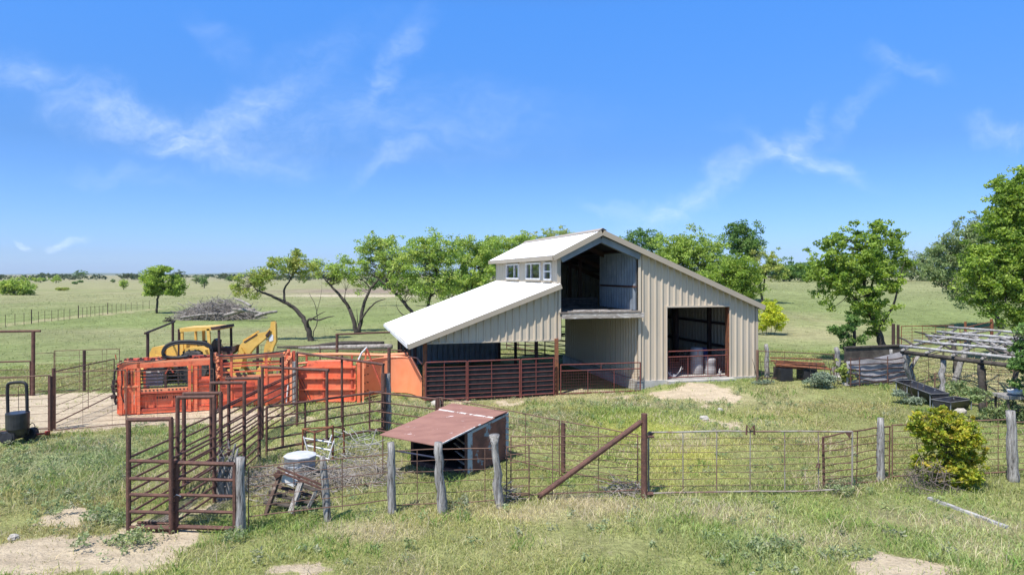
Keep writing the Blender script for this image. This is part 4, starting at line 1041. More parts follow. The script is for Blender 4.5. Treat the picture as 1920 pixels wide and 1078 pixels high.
m = MB(); m.beam(q(.53, 1.66, .06), q(.49, 1.42, .06), .04, .04); m.beam(q(.53, 1.66, .06), q(.58, 1.45, .06), .04, .04); m.build('pivot_arm', OD, sq)
# head gate at the end
for k, s in enumerate((-.02, .035, .065, .135, .165)):
    beam('head_gate_bar', s, .06, s, 1.80, .055, .07, o=.05 + .02 * (k % 2), up=a_)
beam('head_gate_plate', .08, .08, .08, .98, .26, .03, o=.04, mat=O_, up=a_)
beam('head_gate_rail', .0, 1.02, .2, 1.02, .06, .06, o=.09, mat=M['orange_faded_lit'])
MB().path([q(-.02, 1.72, .1), q(-.055, 1.55, .1), q(-.06, 1.25, .1), q(-.075, .95, .1), q(-.05, .7, .1), q(-.04, .4, .1)], .04, 6).build('hose', M['black'], sq)
m = MB()
for k, z in enumerate((1.22, 1.05, .9, .66)): m.box(q(-.055 - .01 * (k % 2), z, .06), (.15, .14, .11))
m.build('valve_block', M['steel_dark'], sq)
MB().tube(q(-.045, 1.98, .0), q(-.055, 2.16, .0), .02).build('lever', OD, sq)
for k, s in enumerate((.27, .36, .56, .66, .72)): beam('door_rib', s, .17, s, .74, .03, .04, o=-.03, mat=OD if k % 2 else O_, up=a_)
m = MB()
for k in range(26):
    s = .0 + .04 * k; m.box(q(s, 1.92 + .02 * (k % 4), -.05 - .12 * (k % 3)), (.05 + .02 * (k % 2), .06, .05 + .03 * (k % 3)), Matrix.Rotation(k * .5, 3, 'Y'))
m.build('hydraulic_fittings', M['steel_dark'], sq)
MB().path(smooth_path([q(-.03, 1.78, .16), q(.05, 1.90, .14), q(.2, 1.93, .12), q(.35, 1.90, .10), q(.5, 1.95, .08)]), .022, 6).build('hose', M['black'], sq)
MB().path(smooth_path([q(.02, 1.62, .16), q(.03, 1.2, .18), q(.02, .8, .16), q(.05, .45, .14)]), .02, 6).build('hose', M['black'], sq)
# tail section
MB().slab([q(.84, .16, .0), q(.99, .16, .0), q(.99, 1.25, .0), q(.84, 1.25, .0)], .05, n_).build('tail_panel', O_, sq)
beam('tail_rail', .84, 1.10, .99, 1.12, .06, .07, o=.04, mat=OD); beam('tail_rail', .84, .93, .99, .93, .05, .05, o=.04, mat=OD)
# lettering on the lower door, too small in the photograph to read
m = MB(); sx = .385
for k, w in enumerate((.022, .022, .022, .020, .014, 0, .022, .020)):
    if w: m.box(q(sx + w / 2, .55, -.042), (w * L_ * .8, .01, .085 - .012 * (k % 2)), Matrix.Rotation(math.atan2(a_.y, a_.x), 3, 'Z'))
    sx += .0285
m.build('lettering', M['steel_dark'], sq)
# black hose loop and mast
pts = [q(1.01, .75, .12), q(1.01, 1.3, .12), q(1.01, 1.9, .12), q(1.0, 2.3, .1), q(.96, 2.45, .08), q(.88, 2.52, .06), q(.75, 2.56, .04), q(.6, 2.55, .02), q(.50, 2.42, .0), q(.46, 2.2, .0), q(.49, 2.03, .0), q(.60, 1.98, .0), q(.75, 2.02, 0)]
MB().path(smooth_path(pts), .062, 8).path(smooth_path([p + Vector((.03, -.05, -.07)) for p in pts[3:11]]), .03, 6).build('hose_loop', M['black'], sq, smooth=True)
beam('hose_mast', 1.035, .4, 1.035, 1.75, .14, .1, o=.02, mat=M['black'], up=a_)

# ---- alley cage behind the chute
A, Bp = at(402, 25.3), at(548, 26.3)
q, a_, n_, L_ = frame_fn(A, Bp); sq = thing('cattle_alley', 'orange cattle alley with open upper rails behind the squeeze chute', 'cattle alley', A)
for s in (.02, .08, .21, .66, .93):
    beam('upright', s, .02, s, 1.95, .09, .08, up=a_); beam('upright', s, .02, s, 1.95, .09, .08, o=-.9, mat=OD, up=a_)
for z, w, mt in ((1.90, .12, M['orange_faded_lit']), (1.58, .055, O_), (1.36, .055, O_), (1.18, .07, M['orange_faded_lit'])): beam('rail', .0, z, .95, z, .06, w, mat=mt)
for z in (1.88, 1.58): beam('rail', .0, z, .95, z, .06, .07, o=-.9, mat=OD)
MB().slab([q(.08, .08, .01), q(.93, .08, .01), q(.93, 1.16, .01), q(.08, 1.16, .01)], .04, n_).build('side_panel', O_, sq)
for s, z in ((.28, .45), (.69, .3)): MB().slab([q(s - .03, z, .03), q(s + .22, z, .03), q(s + .22, z + .5, .03), q(s - .03, z + .5, .03)], .03, n_).build('door', M['orange_dark'], sq)
for z in (.30, .80): beam('rib', .08, z, .93, z, .06, .05, o=.05, mat=OD)
MB().path(smooth_path([q(-.02, 2.02, .05), q(.2, 1.96, .08), q(.5, 1.99, .08), q(.8, 2.05, .06), q(.93, 2.1, .04)]), .03, 6).build('hose', M['black'], sq)
m = MB()
for k in range(9): m.box(q(.0 + .02 * (k % 3), 2.05 - .1 * k, .08), (.16, .14, .14), Matrix.Rotation(k * .7, 3, 'Y'))
m.build('latch_gear', M['orange_faded_lit'], sq)
for s in (.15, .27, .36, .18, .30): beam('slot', s, 1.22 + .1 * (s > .2), s + .035, 1.10 + .1 * (s > .2), .02, .09, o=.04, mat=M['steel_dark'])
m = MB(); m.beam(q(.48, 1.74, .04), q(.62, 1.74, .04), .02, .07); m.build('decal', M['steel_dark'], sq)
# ---- crowd-gate tower
A = at(541, 26.3); tw = thing('crowd_gate_tower', 'orange and pink gate tower with a black mast between alley and sweep tub', 'gate tower', A)
MB().tube(A + Vector((-.27, .0, .0)), A + Vector((-.27, 0, 1.95)), .075, n=10).build('mast', M['black'], tw)
for k, (dx, h, w, mt) in enumerate(((-.14, 2.02, .10, 'orange_faded_lit'), (-.02, 2.10, .12, 'orange'), (.10, 2.0, .09, 'orange_faded_lit'), (.19, 2.05, .10, 'orange_dark'))):
    MB().beam(A + Vector((dx, .05 * (k % 2), .03)), A + Vector((dx, .05 * (k % 2), h)), w, .1).build('upright', M[mt], tw)
m = MB()
for k in range(8): m.box(A + Vector((-.12 + .05 * (k % 5), -.08, 1.55 + .07 * k)), (.12, .1, .08), Matrix.Rotation(k * .9, 3, 'Y'))
m.build('latch_gear', M['orange_faded_lit'], tw)
MB().tube(A + Vector((-.45, -.1, .9)), A + Vector((-.37, -.1, 1.45)), .022).tube(A + Vector((-.05, -.1, .1)), A + Vector((.02, -.1, .8)), .03).build('pull_rod', M['white_paint'], tw)
MB().tube(at(552.5, 25.9), at(552.5, 25.9) + UP * 1.7, .08, n=10).build('grey_post', M['wood_grey'], tw)

# ---- sweep tub
A, Bp = at(560, 26.75), at(664, 26.9)
q, a_, n_, L_ = frame_fn(A, Bp); sq = thing('sweep_tub', 'orange sheet-steel cattle sweep tub with ribbed near panel and smooth curved far panel', 'cattle tub', A)
MB().slab([q(0, .06), q(1.03, .06), q(1.03, 1.44), q(.0, 1.34)], .03, n_).build('near_panel', O_, sq)
for z in (.06, .52, .95, 1.38): beam('flange', 0, z, 1.02, z, .10, .05, o=.04)
for s in (.45, .96): beam('rib', s, .06, s, 1.42, .05, .07, o=.03, mat=OD, up=a_)
MB().slab([q(.13, 1.36, -.03), q(.95, 1.44, -.03), q(.95, 1.60, -.05), q(.16, 1.62, -.05)], .04, n_).build('upper_lip', O_, sq)
MB().slab([q(-.03, 1.02, .02), q(.15, 1.02, -.35), q(.12, 1.45, -.35), q(-.03, 1.34, .02)], .02, n_).build('wing_plate', OD, sq)
MB().tube(q(0, .95, .06), q(.19, .10, .08), .012).tube(q(.06, .95, .06), q(.22, .15, .08), .012).build('stay_rod', M['steel_dark'], sq)
# far curved panel
cur = [at(668, 27.0), at(690, 27.9), at(715, 28.5), at(742, 28.7), at(765, 28.5), at(780, 27.9), at(791, 27.2)]
cs = smooth_path(cur, 5); nC = len(cs)
hC = lambda i: 1.52 if i < nC * .72 else 1.52 - .75 * ((i / (nC - 1) - .72) / .28) ** 1.3
m = MB(); m.grid([[p + UP * .04 for p in cs], [p + UP * hC(i) for i, p in enumerate(cs)]]); m.grid([[p + Vector((0, .03, .04)) for p in cs], [p + Vector((0, .03, hC(i))) for i, p in enumerate(cs)]])
m.build('curved_panel', M['orange_faded_lit'], sq, smooth=True)  # paler orange puts the sunlight on the inner face into colour
m = MB(); m.path([p + UP * hC(i) for i, p in enumerate(cs)], .03, 6); m.build('top_rim', M['orange_faded_lit'], sq)
for px, Y in ((684, 27.6), (690, 27.85)):
    for k in range(4): MB().box(at(px, Y - .03) + UP * (.3 + .33 * k), (.045, .02, .05)).build('latch_hole', M['steel_dark'], sq)
# swing gate post with lever and brace
A2 = at(673, 26.85)
MB().beam(A2, A2 + UP * 1.74, .12, .12).build('gate_column', O_, sq); MB().beam(A2 + Vector((.16, .05, 0)), A2 + Vector((.16, .05, 1.7)), .07, .07).build('gate_column', M['orange_faded_lit'], sq)
MB().path([P(672, 675, 26.8), P(678, 662, 26.8), P(688, 651, 26.8)], .035, 8).build('lever', M['white_paint'], sq)
MB().beam(P(687, 652, 26.8), P(717, 728, 26.6), .05, .05).build('brace', OD, sq); MB().beam(P(687, 652, 26.85), P(684, 690, 26.9), .06, .06).build('brace', O_, sq)
# far guard rail on posts
MB().path([P(556, 666, 30.4), P(640, 664, 30.2), P(720, 666, 29.9), P(766, 663.5, 29.6)], .075, 8).path([P(720, 669, 29.8), P(762, 667, 29.6), P(782, 671, 28.8), P(791, 682, 27.6)], .03, 6).build('guard_rail', M['orange_faded_lit'], sq)
for px, Y in ((575, 30.3), (660, 30.1), (735, 29.8)): MB().beam(at(px, Y), at(px, Y) + UP * 1.5, .08, .08).build('rail_post', OD, sq)
for px, py in ((560, 684), (575, 690)): pass
MB().path([P(556, 682, 28.4), P(600, 677, 28.6), P(660, 676, 28.4)], .05, 6).build('guard_rail', O_, sq)
for px in (578, 630): MB().beam(at(px, 28.6), at(px, 28.6) + UP * 1.4, .06, .06).build('rail_post', OD, sq)

# ================================================================== backhoe
YB = 32.2
bh = thing('backhoe', 'yellow backhoe loader with open canopy and folded digging arm behind the orange chute', 'backhoe', at(372, YB))
Yl, Yp = M['yellow'], M['yellow_pale']
def pz(py, Y=YB): return H - (py - HY) / FP * Y
def prism(name, poly, Y0, Y1, mat, par=None):
    """side outline in pixels, measured at Y0, given real width to Y1"""
    k = [Vector((X(px, YB), Y0, pz(py))) for px, py in poly]
    return MB().slab(k, Y1 - Y0, (0, -1, 0)).build(name, mat, par or bh)
prism('hood', [(325, 640), (378, 642), (378, 668), (372, 690), (320, 690), (318, 660)], YB - .45, YB + .45, Yl)
prism('nose', [(296, 649), (320, 646), (318, 690), (284, 690), (287, 668)], YB - .5, YB + .5, Yl)
prism('chassis', [(300, 685), (440, 685), (445, 702), (300, 702)], YB - .35, YB + .35, M['steel_dark'])
prism('console', [(376, 640), (386, 640), (386, 690), (376, 690)], YB - .4, YB + .4, Yl)
for y0 in (YB - 1.0, YB + .55):
    prism('fender', [(350, 668), (358, 660), (366, 649), (392, 646), (402, 652), (408, 668), (403, 668), (398, 655), (391, 651), (369, 653), (360, 664), (356, 670)], y0, y0 + .45, Yp)
def wheel(px, r, yc, w, lab=None):
    t = MB(); c = Vector((X(px, YB), yc, r)); Mx = Matrix.Rotation(R(90), 3, 'X')
    t.lathe(c, [(r * .55, -w / 2), (r * .9, -w / 2), (r, -w * .3), (r, w * .3), (r * .9, w / 2), (r * .55, w / 2)], 28, Mx)
    for k in range(18):
        an = k / 18 * 2 * math.pi; t.box(c + Vector((math.cos(an) * r, 0, math.sin(an) * r)), (.09, w * .9, .06), Matrix.Rotation(-an, 3, 'Y') @ Matrix.Rotation(.0, 3, 'Z'))
    wo = t.build('wheel', M['tyre'], bh)
    MB().lathe(c, [(r * .2, -w * .52), (r * .56, -w * .42), (r * .56, w * .42), (r * .2, w * .52)], 20, Mx).build('rim', Yl, wo)
for yc in (YB - .85, YB + .85): wheel(379, .78, yc, .42); wheel(312, .50, yc * 1.0, .30)
prism('canopy', [(351, 613), (422, 610), (425, 612), (425, 616), (352, 620)], YB - .75, YB + .75, Yp)
prism('canopy_edge', [(408, 611), (426, 609), (427, 614), (410, 616)], YB - .78, YB + .78, M['steel_dark'])
for px, mt, w in ((355.5, Yp, .10), (423, M['steel_dark'], .09)):
    for y in (YB - .68, YB + .68): MB().beam(Vector((X(px, YB), y, pz(668))), Vector((X(px - 1, YB), y, pz(615))), w, .09).build('canopy_post', mt, bh)
for y in (YB - .70,): MB().beam(Vector((X(409, YB), y, pz(692))), Vector((X(403, YB), y, pz(614))), .13, .1).build('canopy_post', Yp, bh)
MB().beam(Vector((X(372, YB), YB + .6, pz(660))), Vector((X(371, YB), YB + .6, pz(616))), .12, .1).build('canopy_post', Yp, bh)
prism('seat', [(399, 652), (402, 640), (406, 634), (410, 637), (411, 655), (399, 656)], YB - .25, YB + .25, M['black_plastic'])
prism('seat', [(372, 645), (374, 640), (386, 639), (388, 646)], YB - .25, YB + .25, M['steel_dark'])
prism('control_block', [(418, 650), (434, 650), (447, 646), (446, 656), (436, 664), (418, 660)], YB - .3, YB + .3, M['steel_dark'])
MB().tube(Vector((X(415, YB), YB - .1, pz(650))), Vector((X(417, YB), YB - .1, pz(636))), .02).build('lever', M['black'], bh)
MB().tube(Vector((X(335, YB), YB + .1, pz(645))), Vector((X(335, YB), YB + .1, pz(622))), .035, n=8).build('exhaust', M['steel_dark'], bh)
prism('swing_post', [(432, 690), (436, 676), (446, 672), (456, 650), (462, 660), (456, 690)], YB - .3, YB + .3, Yl)
prism('boom', [(436, 682), (448, 660), (452, 646), (458, 640), (487, 624), (500, 622), (508, 614), (511, 620), (505, 629), (480, 650), (462, 672), (452, 684)], YB - .14, YB + .14, Yp)
prism('boom_ram', [(455, 638), (484, 620), (486, 622), (458, 641)], YB - .06, YB + .06, Yl)
prism('boom_painted_shadow', [(459, 640), (484, 625), (485, 627), (461, 642)], YB - .16, YB - .138, M['steel_dark'])  # dark strip paints the shadow below the boom ram
prism('dipper', [(509, 603), (515, 602), (518, 606), (519, 640), (514, 650), (503, 690), (492, 690), (497, 650), (505, 630), (508, 616)], YB - .11, YB + .11, Yl)
prism('dipper_side', [(515.5, 606), (518.2, 607), (519.2, 640), (514, 652), (509, 672), (506, 672), (512, 648), (515.5, 638)], YB - .13, YB - .112, M['orange_faded_lit'] if False else M['yellow_pale'])
prism('white_patch', [(505, 634), (511, 626), (514, 628), (514, 638), (507, 640)], YB - .125, YB - .112, M['white_paint'])
prism('bucket_link', [(500, 628), (508, 618), (510, 621), (503, 632)], YB - .2, YB + .2, M['steel_dark'])
prism('digging_bucket', [(488, 688), (504, 686), (508, 702), (496, 710), (484, 702)], YB - .35, YB + .35, Yl)
prism('stabilizer', [(440, 688), (448, 688), (470, 712), (462, 714)], YB - .9, YB - .7, Yl); prism('stabilizer', [(440, 688), (448, 688), (470, 712), (462, 714)], YB + .7, YB + .9, Yl)
prism('loader_arm', [(300, 668), (306, 662), (352, 672), (352, 680), (306, 674), (292, 700), (284, 700)], YB - .72, YB - .6, Yl); prism('loader_arm', [(300, 668), (306, 662), (352, 672), (352, 680), (306, 674), (292, 700), (284, 700)], YB + .6, YB + .72, Yl)
prism('loader_bucket', [(262, 690), (284, 690), (288, 712), (258, 712)], YB - .95, YB + .95, Yl)

# ================================================================== black cart at the yard
YC = 20.4
ct = thing('spreader_cart', 'black tow cart with a dark drum and a tall hoop handle by the weeds', 'cart', at(35, YC))
hoop = smooth_path([P(15.5, 815, YC), P(14.5, 760, YC), P(14, 727, YC), P(17, 719, YC), P(28, 717, YC), P(42, 716.5, YC), P(48, 720, YC), P(50, 730, YC), P(51, 770, YC), P(52, 815, YC)], 4)
MB().path(hoop, .045, 8).build('hoop_handle', M['black'], ct, smooth=True)
cD = at(33, YC - .12)
zt_, zb_ = pz(771, YC), pz(802, YC)
MB().lathe(cD, [(.05, .16), (.20, .26), (.27, zb_ - .0), (.30, zb_ + .03), (.305, zt_ - .03), (.30, zt_)], 24).build('drum', M['black_plastic'], ct, smooth=False)
def small_wheel(px, py, r, Y):
    c = P(px, py, Y); c.z = r
    MB().lathe(c, [(r * .3, -.06), (r * .9, -.06), (r, -.03), (r, .03), (r * .9, .06), (r * .3, .06)], 18, Matrix.Rotation(R(80), 3, 'X') @ Matrix.Rotation(.0, 3, 'Z')).build('wheel', M['black'], ct)
small_wheel(5, 822, .15, YC + .1); small_wheel(14, 822, .19, YC - .35); small_wheel(56, 815, .19, YC + .2); small_wheel(62, 812, .16, YC + .6)
m = MB(); m.beam(at(2, YC) + UP * .17, at(62, YC + .3) + UP * .19, .14, .12); m.box(at(22, YC - .2) + UP * .26, (.4, .35, .2)); m.box(at(42, YC) + UP * .3, (.22, .3, .26)); m.build('chassis', M['black'], ct)
MB().path(smooth_path([P(52, 800, YC), P(60, 793, YC), P(65, 797, YC), P(66, 808, YC)]), .012, 5).build('cable', M['black'], ct)
MB().beam(at(60, YC + .2) + UP * .18, at(91, YC + .5) + UP * .16, .06, .05).box(at(89, YC + .5) + UP * .16, (.1, .1, .12)).build('tow_bar', M['red'], ct)
MB().tube(P(35, 770, YC + .2), P(34.5, 725, YC + .2), .008).build('rod', M['rust'], ct)

# ================================================================== rusted shelter
FL, FR, BR, BL = Vector((-2.64, 18.05, 0)), Vector((-1.14, 16.98, 0)), Vector((-.10, 18.48, 0)), Vector((-1.60, 19.53, 0))
fo = ((FL - BL) + (FR - BR)).normalized()
sh = thing('rusted_shelter', 'small rusted tin shelter with a long brown roof flecked with white paint', 'shelter', FR)
zf, zk = 1.04, 1.33
e0, e1 = FL + fo * 1.12, FR + fo * 1.12
S1 = 1.22; 
def rf(P0, P1, t0, t1, z0, z1, name, mat, lift=0.0, side=.06):
    sd = (FR - FL).normalized() * side
    a, b = P0 + (-fo) * t0, P1 + (-fo) * t0; c, d = P1 + (-fo) * t1, P0 + (-fo) * t1
    MB().slab([a - sd + UP * (z0 + lift), b + sd + UP * (z0 + lift), c + sd + UP * (z1 + lift), d - sd + UP * (z1 + lift)], .02, (0, 0, 1)).build(name, mat, sh)
rf(FL, FR, -1.12, 1.12, .985, 1.255, 'roof_sheet', M['roof_rust'])
rf(FL, FR, 1.07, 1.15, 1.25, 1.268, 'roof_seam', M['white_peel'], lift=.012, side=.02)
rf(FL, FR, 1.12, 1.72, 1.285, 1.335, 'rear_roof_sheet', M['roof_rust'])
sd = (FR - FL).normalized()
MB().slab([FL + UP * .03, FR + UP * .03, BR + UP * .03, BL + UP * .03], .03, (0, 0, 1)).build('floor_shade_sheet', M['black'], sh)  # black sheet stands for the shade on the shelter floor
MB().beam(FR + (FR - FL).normalized() * .07 + fo * 1.1 + UP * 1.0, FR + (FR - FL).normalized() * .07 - fo * .5 + UP * 1.195, .03, .03).build('roof_edge', M['white_peel'], sh)
# side walls
def wq(P0, P1, za0, za1, zb0, zb1, name, mat, off=0.0, nrm=None):
    o = (nrm or sd) * off
    MB().slab([P0 + o + UP * za0, P1 + o + UP * za1, P1 + o + UP * zb1, P0 + o + UP * zb0], .02, nrm or sd).build(name, mat, sh)
wq(FR, BR, .0, .06, 1.05, 1.28, 'side_wall', M['wall_rust']); wq(FL, BL, .0, .0, 1.05, 1.28, 'side_wall', M['wall_rust'])
wq(BR, BL, .0, .0, 1.28, 1.28, 'back_wall', M['wall_rust'], 0, -fo)
wq(FR, BR, .03, .08, 1.02, 1.25, 'inner_shade_sheet', M['black'], -.03); wq(FL, BL, .03, .03, 1.02, 1.25, 'inner_shade_sheet', M['black'], .03); wq(BR, BL, .03, .03, 1.25, 1.25, 'inner_shade_sheet', M['black'], -.04, -fo)  # added black sheets paint the shade on the inside walls
wq(FR, FR + (BR - FR) * .13, .04, .05, 1.05, 1.08, 'corner_strip', M['pale_blue_steel'], .014)
wq(BR - (BR - FR) * .07, BR, .18, .18, 1.26, 1.28, 'corner_strip', M['pale_blue_steel'], .014)
wq(FR + (BR - FR) * .13, BR - (BR - FR) * .07, 1.02, 1.2, 1.09, 1.26, 'edge_strip', M['pale_blue_steel'], .014)
for P0 in (FL, FR): MB().beam(P0 + UP * 0, P0 + UP * 1.05, .07, .07).build('post', M['rust'], sh)
MB().tube(e0 + UP * .0 + (FR - FL) * .03, e0 + UP * .97 + (FR - FL) * .03, .014).build('prop', M['rust_light'], sh)
MB().beam(FR + UP * .06, FL + UP * .06, .08, .1).build('sill_beam', M['rust'], sh)
m = MB()
for k in range(5):
    z = .12 + .17 * k; m.beam(FR - sd * .03 + fo * .02 + UP * z, FR - sd * (.62 + .05 * k) - fo * .45 + UP * (z - .10 + .03 * k), .05, .02)
m.build('hay_rack_bar', M['wood_white'], sh)
pp = MB().tube(P(743, 845, 16.6), P(826, 859, 15.9), .022, n=8).build('loose_pipe', M['pipe_navy'], None, P(743, 845, 16.6)); tag(pp, 'dark blue pipe hanging on the rod panel in front of the rusted shelter', 'pipe')

# ================================================================== galvanised tub, feeder, racks
tb = thing('metal_tub', 'galvanised round tub turned upside down in the dry brush', 'tub', at(563, 16.7))
c = at(563, 16.9)
MB().lathe(c, [(.36, 0), (.375, .12), (.365, .14), (.375, .30), (.365, .32), (.385, .46), (.385, .50)], 9).build('wall', M['galv'], tb)
MB().lathe(c + UP * .5, [(.40, 0), (.40, .025), (.33, .05), (.12, .06)], 9).build('lid', M['tub_lid'], tb)
YF = 14.5
fd = thing('wooden_feeder', 'broken wooden hay feeder tipped on its side with rusty top rails', 'feeder', G(548, 966))
def ln(m, a, b, w, h, Y0=YF, Y1=YF): m.beam(P(a[0], a[1], Y0), P(b[0], b[1], Y1), w, h)
for dy, dp in ((0, 0), (.35, -7)):
    m = MB(); ln(m, (520, 882 + dp), (609, 918 + dp), .04, .035, YF + dy, YF + dy - .1); m.build('top_rail', M['rust'], fd)
for a, b, w, mt, y0, y1 in (((526, 886), (495, 975), .09, 'wood_brown', YF, YF - .35), ((566, 900), (545, 962), .12, 'wood_grey', YF, YF - .3), ((594, 918), (576, 955), .045, 'wood_grey', YF, YF - .1), ((604, 920), (611, 960), .05, 'steel_dark', YF + .2, YF + .2), ((560, 892), (562, 950), .05, 'wood_dark', YF + .5, YF + .5)):
    m = MB(); ln(m, a, b, w, .06, y0, y1); m.build('leg', M[mt], fd)
for k in range(4):
    f = k / 4; m = MB(); ln(m, (520 - 8 * k, 893 + 16 * k), (600 - 6 * k, 922 + 10 * k), .15, .03, YF + .25 - .1 * k, YF + .2 - .1 * k); m.build('board', M['wood_dark' if k != 1 else 'wood_brown'], fd)
m = MB(); ln(m, (531, 893), (556, 905), .14, .16, YF + .1, YF + .1); m.build('block', M['white_paint'], fd)
m = MB(); ln(m, (504, 921), (536, 928), .05, .05); m.build('peg', M['wood_dark'], fd)
m = MB(); ln(m, (518, 885), (523, 893), .12, .12, YF - .05, YF - .05); m.build('bracket', M['rust'], fd)
YR = 18.3
rk = thing('rusty_frame', 'rusty square pipe frame standing behind the galvanised tub', 'frame', at(596, YR))
for (px, pt, pb, Y) in ((568, 803, 850, YR + .2), (590, 811, 862, YR - .5), (624, 797, 862, YR - .1), (645, 802, 858, YR + .4)):
    MB().tube(Vector((X(px, Y), Y, 0)), P(px, pt, Y), .028, n=6).build('post', M['rust_bright'], rk)
m = MB(); cpts = [P(568, 804, YR + .2), P(590, 811, YR - .5), P(624, 800, YR - .1), P(568, 804, YR + .2)]
for i in range(3): m.tube(cpts[i], cpts[i + 1], .022)
m.tube(P(624, 800, YR - .1), P(645, 803, YR + .4), .02); m.build('top_bar', M['rust_bright'], rk)
wr = thing('white_rack', 'white pipe rack leaning inside the rusty square frame', 'rack', at(600, YR - .2))
for (a, b) in (((569, 821), (621, 829)), ((575, 835), (621, 844)), ((578, 849), (618, 861))): MB().tube(P(*a, YR - .25), P(*b, YR - .3), .022).build('rung', M['white_paint'], wr)
for (a, b) in (((622, 815), (615, 836)), ((626, 826), (614, 866)), ((569, 818), (580, 856))): MB().tube(P(*a, YR - .3), P(*b, YR - .3), .018).build('side_rail', M['white_paint'], wr)

def heap(name, label, cat, cx, cy, rx, ry, h, n, mat, r=(.004, .012), ln_=(.3, .9), origin=None, kindstuff=False, up=.35):
    m = MB(); rnd = random.Random(int(cx * 100 + cy))
    for _ in range(n):
        a = rnd.uniform(0, 6.283); k = math.sqrt(rnd.random()); x, y = cx + rx * k * math.cos(a), cy + ry * k * math.sin(a)
        z = gzf(x, y) + rnd.random() * h * (1 - k * k * .8)
        l = rnd.uniform(*ln_); t = rnd.uniform(0, 6.283); e = rnd.gauss(0, up)
        d = Vector((math.cos(t) * math.cos(e), math.sin(t) * math.cos(e), math.sin(e)))
        p0 = Vector((x, y, z)) - d * l / 2; p1 = p0 + d * l; pm = (p0 + p1) / 2 + Vector((rnd.gauss(0, .08), rnd.gauss(0, .08), rnd.gauss(0, .06))) * l
        r0 = rnd.uniform(*r)
        for p in (p0, p1, pm): p.z = max(p.z, gzf(p.x, p.y) + .01)
        m.path([p0, pm, p1], [r0, r0 * .8, r0 * .4], 4, cap=False)
    return tag(m.build(name, mat, None, on(cx, cy)), label, cat, None, 'stuff' if kindstuff else None)
heap('brush_heap', 'grey dry twigs heaped around the galvanised tub and broken feeder', 'brush heap', X(555, 16.2), 16.2, 1.25, 1.3, .42, 420, M['dead_wood'])
heap('brush_heap', 'low grey twig litter between the thin post and the rusted shelter', 'brush heap', X(675, 16.9), 16.9, 1.0, 1.0, .3, 300, M['dead_wood'])
heap('brush_heap', 'small twig tangle at the foot of the brace of the gate post', 'brush heap', X(1165, 15.6), 15.7, .5, .4, .3, 80, M['dead_wood'])
heap('brush_heap', 'sparse pale branches by the inner pen above the white rack', 'brush heap', X(660, 18.7), 18.8, .8, .8, .8, 60, M['wood_white'], r=(.006, .014), ln_=(.5, 1.5))
heap('brush_heap', 'thorny twig tangle at the crooked cedar post', 'brush heap', X(955, 15.1), 15.0, .22, .2, .5, 60, M['dead_wood'], ln_=(.2, .5))
ds = thing('dead_shrub', 'grey dead shrub with a thick split trunk inside the chute gate', 'shrub', at(418, 15.2))
rnd = random.Random(5); m = MB()
for k in range(6):
    b = at(418 + rnd.uniform(-9, 9), 15.2); p = [b, b + Vector((rnd.uniform(-.1, .1), rnd.uniform(-.1, .1), .5)), b + Vector((rnd.uniform(-.25, .25), rnd.uniform(-.15, .15), 1.0 + rnd.uniform(-.1, .25)))]
    m.path(p, [.085, .06, .02], 6)
m.build('stem', M['wood_grey'], ds)
m = MB()
for k in range(60):
    z = rnd.uniform(.3, 1.2); b = at(418 + rnd.uniform(-12, 14), 15.2 + rnd.uniform(-.2, .2)) + UP * z; m.path([b, b + Vector((rnd.uniform(-.3, .3), rnd.uniform(-.3, .3), rnd.uniform(-.1, .35)))], [.009, .003], 4, cap=False)
m.build('twigs', M['dead_wood'], ds)

# ================================================================== pole arbor
ab = thing('pole_arbor', 'weathered pole arbor with an open roof of grey logs and no cover', 'arbor', at(1705, 28.8))
Aa, Bb, Cc = P(1696, 652, 28.3), P(1880, 673, 24.2), P(1786, 617.5, 32.6)
vB, vC = Bb - Aa, Cc - Aa
def R_(s, t, dz=0): return Aa + vB * s + vC * t + UP * dz
rnd = random.Random(3)
for k, t in enumerate((0, .26, .50, .74, 1.0)):
    pts = [R_(-.05 + 1.65 * i / 6, t, .07 + rnd.uniform(-.03, .03)) for i in range(7)]
    MB().path(pts, [.055 * rnd.uniform(.85, 1.15) for _ in pts], 8).build('roof_pole', M['wood_white'], ab, smooth=True)
for k, s in enumerate((.0, .28, .55, .82, 1.1, 1.4)):
    pts = [R_(s + rnd.uniform(-.02, .02), -.04 + 1.1 * i / 5, -.06 + rnd.uniform(-.03, .03)) for i in range(6)]
    MB().path(pts, [.055 * rnd.uniform(.8, 1.2) for _ in pts], 8).build('cross_pole', M['wood_grey'], ab, smooth=True)
for k in range(46):
    s, t = rnd.uniform(.02, 1.35), rnd.uniform(.03, .75); e = R_(s + rnd.uniform(.15, .4) * rnd.choice((-1, 1)), t + rnd.uniform(.15, .3), .0 + rnd.uniform(-.05, .1))
    MB().path([R_(s, t, -.02), (R_(s, t) + e) / 2 + UP * rnd.uniform(-.05, .08), e], [.05, .045, .03], 7).build('branch_pole', M['wood_dark' if k % 3 == 0 else 'wood_grey'], ab, smooth=True)
MB().path([R_(-.03, -.01, -.17), R_(.6, -.01, -.19), R_(1.35, -.01, -.18)], .085, 9).build('front_beam', M['wood_dark'], ab, smooth=True)
